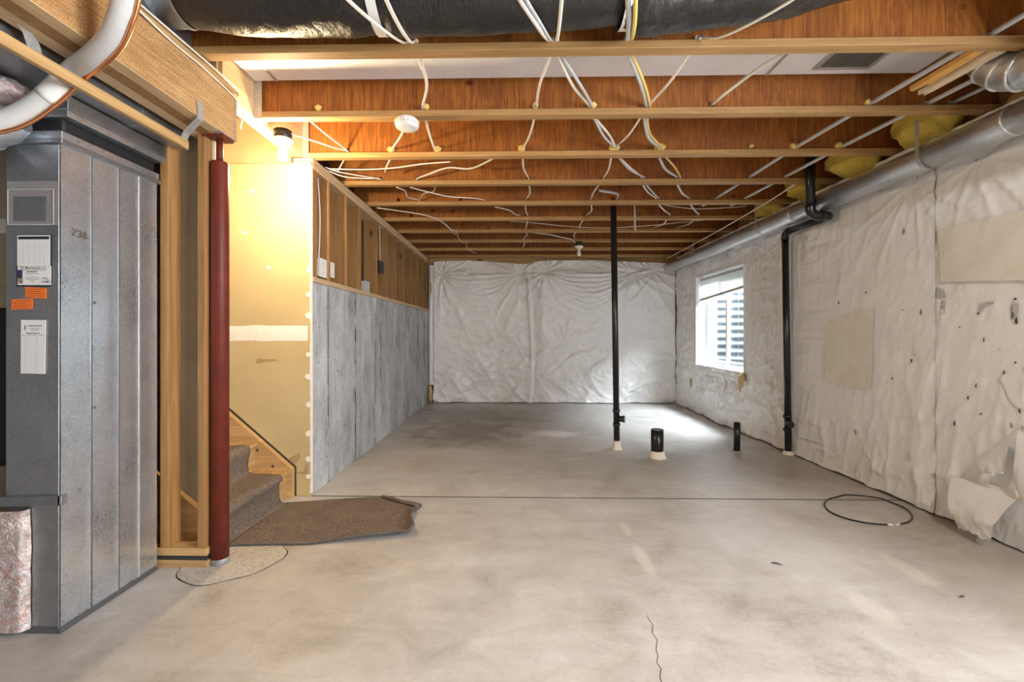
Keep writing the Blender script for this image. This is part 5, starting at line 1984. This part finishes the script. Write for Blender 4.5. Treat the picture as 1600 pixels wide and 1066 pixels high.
cable([(-1.485, 3.56, 2.462), (-1.39, 3.68, 2.45), (-1.26, 3.80, 2.475), (-1.17, jw(3) - 0.02, 2.508), (-1.15, jw(3) + 0.03, 2.50)], 'cable_white', 'lower white cable looping from the stud wall top into the fourth joist')
cable([(-1.44, 3.55, 2.465), (-1.20, 3.62, 2.485), (-0.95, 3.55, 2.47), (-0.70, 3.45, 2.462), (-0.48, 3.40, 2.458)], 'cable_white', 'white cable sweeping right along the underside of the lit joist')
cable([(-0.842, jw(3) + 0.03, 2.503), (-0.842, jw(3) - 0.02, 2.503), (-0.74, 3.80, 2.50), (-0.55, 3.72, 2.53), (-0.36, 3.66, 2.50), (-0.20, 3.50, 2.50), (-0.12, 3.40, 2.51)], 'cable_white', 'thick white cable curving right from a dark hole in the fourth joist', 0.007)
cable([(-1.03, jw(3) + 0.04, 2.45), (-0.99, 4.1, 2.462), (-1.00, 4.25, 2.45), (-0.95, jw(4) - 0.03, 2.50), (-0.94, jw(4) + 0.03, 2.50)], 'cable_white', 'short white cable dropping between the fourth and fifth joists')
cable([(-0.94, jw(4) - 0.03, 2.50), (-0.86, 4.3, 2.50), (-0.76, 4.24, 2.50), (-0.72, 4.10, 2.50), (-0.72, 3.99, 2.47)], 'cable_white', 'white cable looping back up between the fourth and fifth joists')
cable([(-0.92, 3.99, 2.46), (-0.80, 4.15, 2.47), (-0.62, 4.32, 2.475), (-0.42, 4.42, 2.49), (-0.31, jw(4) - 0.02, 2.50), (-0.30, jw(4) + 0.03, 2.50)], 'cable_white', 'white cable slanting right into a hole of the fifth joist')
cable([(-1.40, 4.60, 2.45), (-1.22, 4.75, 2.46), (-1.0, 4.95, 2.47), (-0.86, 5.10, 2.45), (-0.80, 5.32, 2.44), (-0.78, 5.6, 2.44), (-0.76, 5.9, 2.46)], 'cable_white', 'white cable hanging in loops along the stud wall top toward the back')
cable([(-0.80, 5.25, 2.44), (-0.76, 5.45, 2.42), (-0.72, 5.65, 2.44), (-0.74, 5.95, 2.43), (-0.70, 6.15, 2.41), (-0.66, 6.32, 2.44), (-0.70, 6.6, 2.43), (-0.62, 6.9, 2.40), (-0.60, 7.1, 2.44)], 'cable_white', 'second looped white cable hanging under the joists near the back sheeting', 0.004)
cable([(-0.20, 4.62, 2.46), (-0.05, 4.80, 2.47), (0.0, 4.98, 2.48), (0.06, 5.12, 2.50)], 'cable_white', 'short white cable crossing to the sixth joist in mid ceiling')
cable([(-0.05, 5.30, 2.48), (0.25, 5.35, 2.47), (0.55, 5.45, 2.46), (0.92, 5.5, 2.445), (1.2, 5.5, 2.445), (1.6, 5.42, 2.45), (1.95, 5.35, 2.47), (2.25, 5.3, 2.49)], 'cable_white', 'long sagging white cable strung sideways behind the thin black pipe', 0.0036)
cable([(1.42, 4.62, 2.49), (1.65, 4.7, 2.47), (1.9, 4.75, 2.462), (2.2, 4.78, 2.48), (2.42, 4.8, 2.50)], 'cable_white', 'thin white cable strung sideways to the round duct', 0.0036)
cable([(0.20, 5.80, 2.46), (0.45, 5.95, 2.465), (0.62, 6.1, 2.46), (0.78, 6.25, 2.46), (0.86, JY[7] - 0.03, 2.43)], 'cable_white', 'white cable feeding the unlit bulb', 0.006)
cable([(2.42, 3.98, 2.46), (2.40, 4.35, 2.42), (2.42, 4.9, 2.41), (2.44, 5.6, 2.40), (2.46, 6.5, 2.395), (2.47, 7.5, 2.39)], 'cable_white', 'white cable running back along the top of the round duct', 0.0055)
cable([(1.01, jw(4) - 0.03, 2.50), (0.98, 4.35, 2.50), (0.80, 4.22, 2.49), (0.78, 4.2, 2.49)], 'cable_grey', 'short flat grey cable in front of the thin black pipe top', 0.012, 0.5)
mb = MB()
mb.tube([(1.21, 4.62, 2.50), (1.22, 4.63, 2.22), (1.225, 4.63, 2.215)], [0.010, 0.010, 0.013], 10)
tag(ob('hanging_rod', mb, 'cable_grey'), 'grey rod hanging from the ceiling right of the thin black pipe', 'rod')
cable([(-1.50, 3.44, 2.36), (-1.49, 3.45, 2.1), (-1.50, 3.47, 1.9), (-1.49, 3.43, 1.745)], 'cable_white', 'white cable dropping to the wide white electrical box', 0.006)
cable([(-1.49, 4.98, 2.36), (-1.488, 5.0, 2.2), (-1.49, 5.02, 1.975)], 'cable_white', 'cable dropping to the black box in the middle of the stud wall', 0.004)
cable([(-1.50, 7.42, 2.36), (-1.495, 7.43, 2.2), (-1.50, 7.45, 2.01)], 'cable_white', 'cable dropping to the black box in the last stud bay', 0.004)
cable([(-1.433, 0.8, 2.43), (-1.436, 1.3, 2.432), (-1.436, 1.8, 2.434), (-1.438, 2.15, 2.44), (-1.45, 2.36, 2.442)], 'cable_white', 'white cable stapled along the top of the strand beam', 0.0045)
cable([(-1.415, 0.8, 2.440), (-1.425, 1.5, 2.415), (-1.441, 1.85, 2.40), (-1.442, 2.1, 2.402), (-1.44, 2.37, 2.37), (-1.446, 2.372, 2.25)], 'cable_white', 'white cable sagging down the face and end of the strand beam', 0.004)

# expanding foam round the holes
for (i, x, s, lab) in ((1, -1.17, 0.9, 'yellow foam blob plugging the leftmost hole of the second joist'), (1, -0.525, 0.9, 'yellow foam blob beside the cable above the smoke detector'),
                       (1, 0.12, 0.9, 'yellow foam blob at the mid-ceiling cable on the second joist'), (1, 0.46, 0.9, 'yellow foam blob at the white and grey cables on the second joist'),
                       (1, 2.045, 0.85, 'yellow foam blob at the left conduit on the second joist'),
                       (2, -0.90, 1.2, 'yellow foam blob at the smoke detector cable on the lit joist'), (2, -0.56, 1.2, 'yellow foam blob right of the smoke detector cable on the lit joist'),
                       (2, 0.05, 1.2, 'yellow foam blob at the mid-ceiling cable on the lit joist'), (2, 0.72, 1.7, 'large yellow foam blob where several cables meet on the lit joist'),
                       (2, 1.05, 1.7, 'large yellow foam blob at the yellow cable on the lit joist'), (2, 1.694, 0.7, 'small tan plug in the lit joist'),
                       (2, 2.0, 1.4, 'yellow foam blob at the left conduit on the lit joist'), (2, 2.315, 1.4, 'yellow foam blob at the right conduit on the lit joist')):
    mb = MB()
    blob(mb, (x, jw(i) - 0.010, HZ + 0.004), 0.023 * s, 0.018, 0.021 * min(s, 1.35), i * 9 + int(x * 10), 0.35, 2)
    tag(ob('foam_blob', mb, 'foam_yellow'), lab, 'foam', 'foam blobs in the joist holes')

# ------------------------------------------------------------------ coaxial cable loop on the floor
cl = thing('coaxial_cable', 'loop of thin black coaxial cable lying on the floor by the right wall', 'cable', (2.36, 3.06, 0))
pts = []
ctr = Vector((2.335, 3.065))
for k in range(27):
    a = math.radians(-74 + 342 * k / 26)
    rx, ry = 0.262 + 0.012 * math.sin(2 * a), 0.243
    x = ctr.x + rx * math.cos(a) + 0.06 * (math.sin(a)) * 0.9
    y = ctr.y + ry * math.sin(a)
    pts.append((x, y, 0.0055 + (0.01 if 8 < k < 14 else 0)))
mb = MB()
mb.tube(spline(pts, 4), 0.0050, 8)
ob('jacket', mb, 'abs_black', cl)
for p, q in ((pts[0], pts[1]), (pts[-1], pts[-2])):
    d = (Vector(p) - Vector(q)).normalized()
    mb = MB()
    mb.tube([Vector(p), Vector(p) + d * 0.012, Vector(p) + d * 0.013, Vector(p) + d * 0.026], [0.006, 0.006, 0.0072, 0.0072], 10)
    ob('connector', mb, 'white_plastic', cl)
# small debris on the floor
for (x, y, l_, a, lab) in ((1.33, 2.335, 0.05, -0.5, 'small dark wood splinter on the floor right of centre'), (1.985, 2.06, 0.03, 0.2, 'small dark chip on the floor at the right')):
    mb = MB()
    c, s = math.cos(a) * l_ / 2, math.sin(a) * l_ / 2
    mb.tube([(x - c, y - s, 0.004), (x, y, 0.006), (x + c, y + s, 0.004)], [0.002, 0.005, 0.001], 6)
    tag(ob('wood_splinter', mb, 'ink_brown'), lab, 'debris')
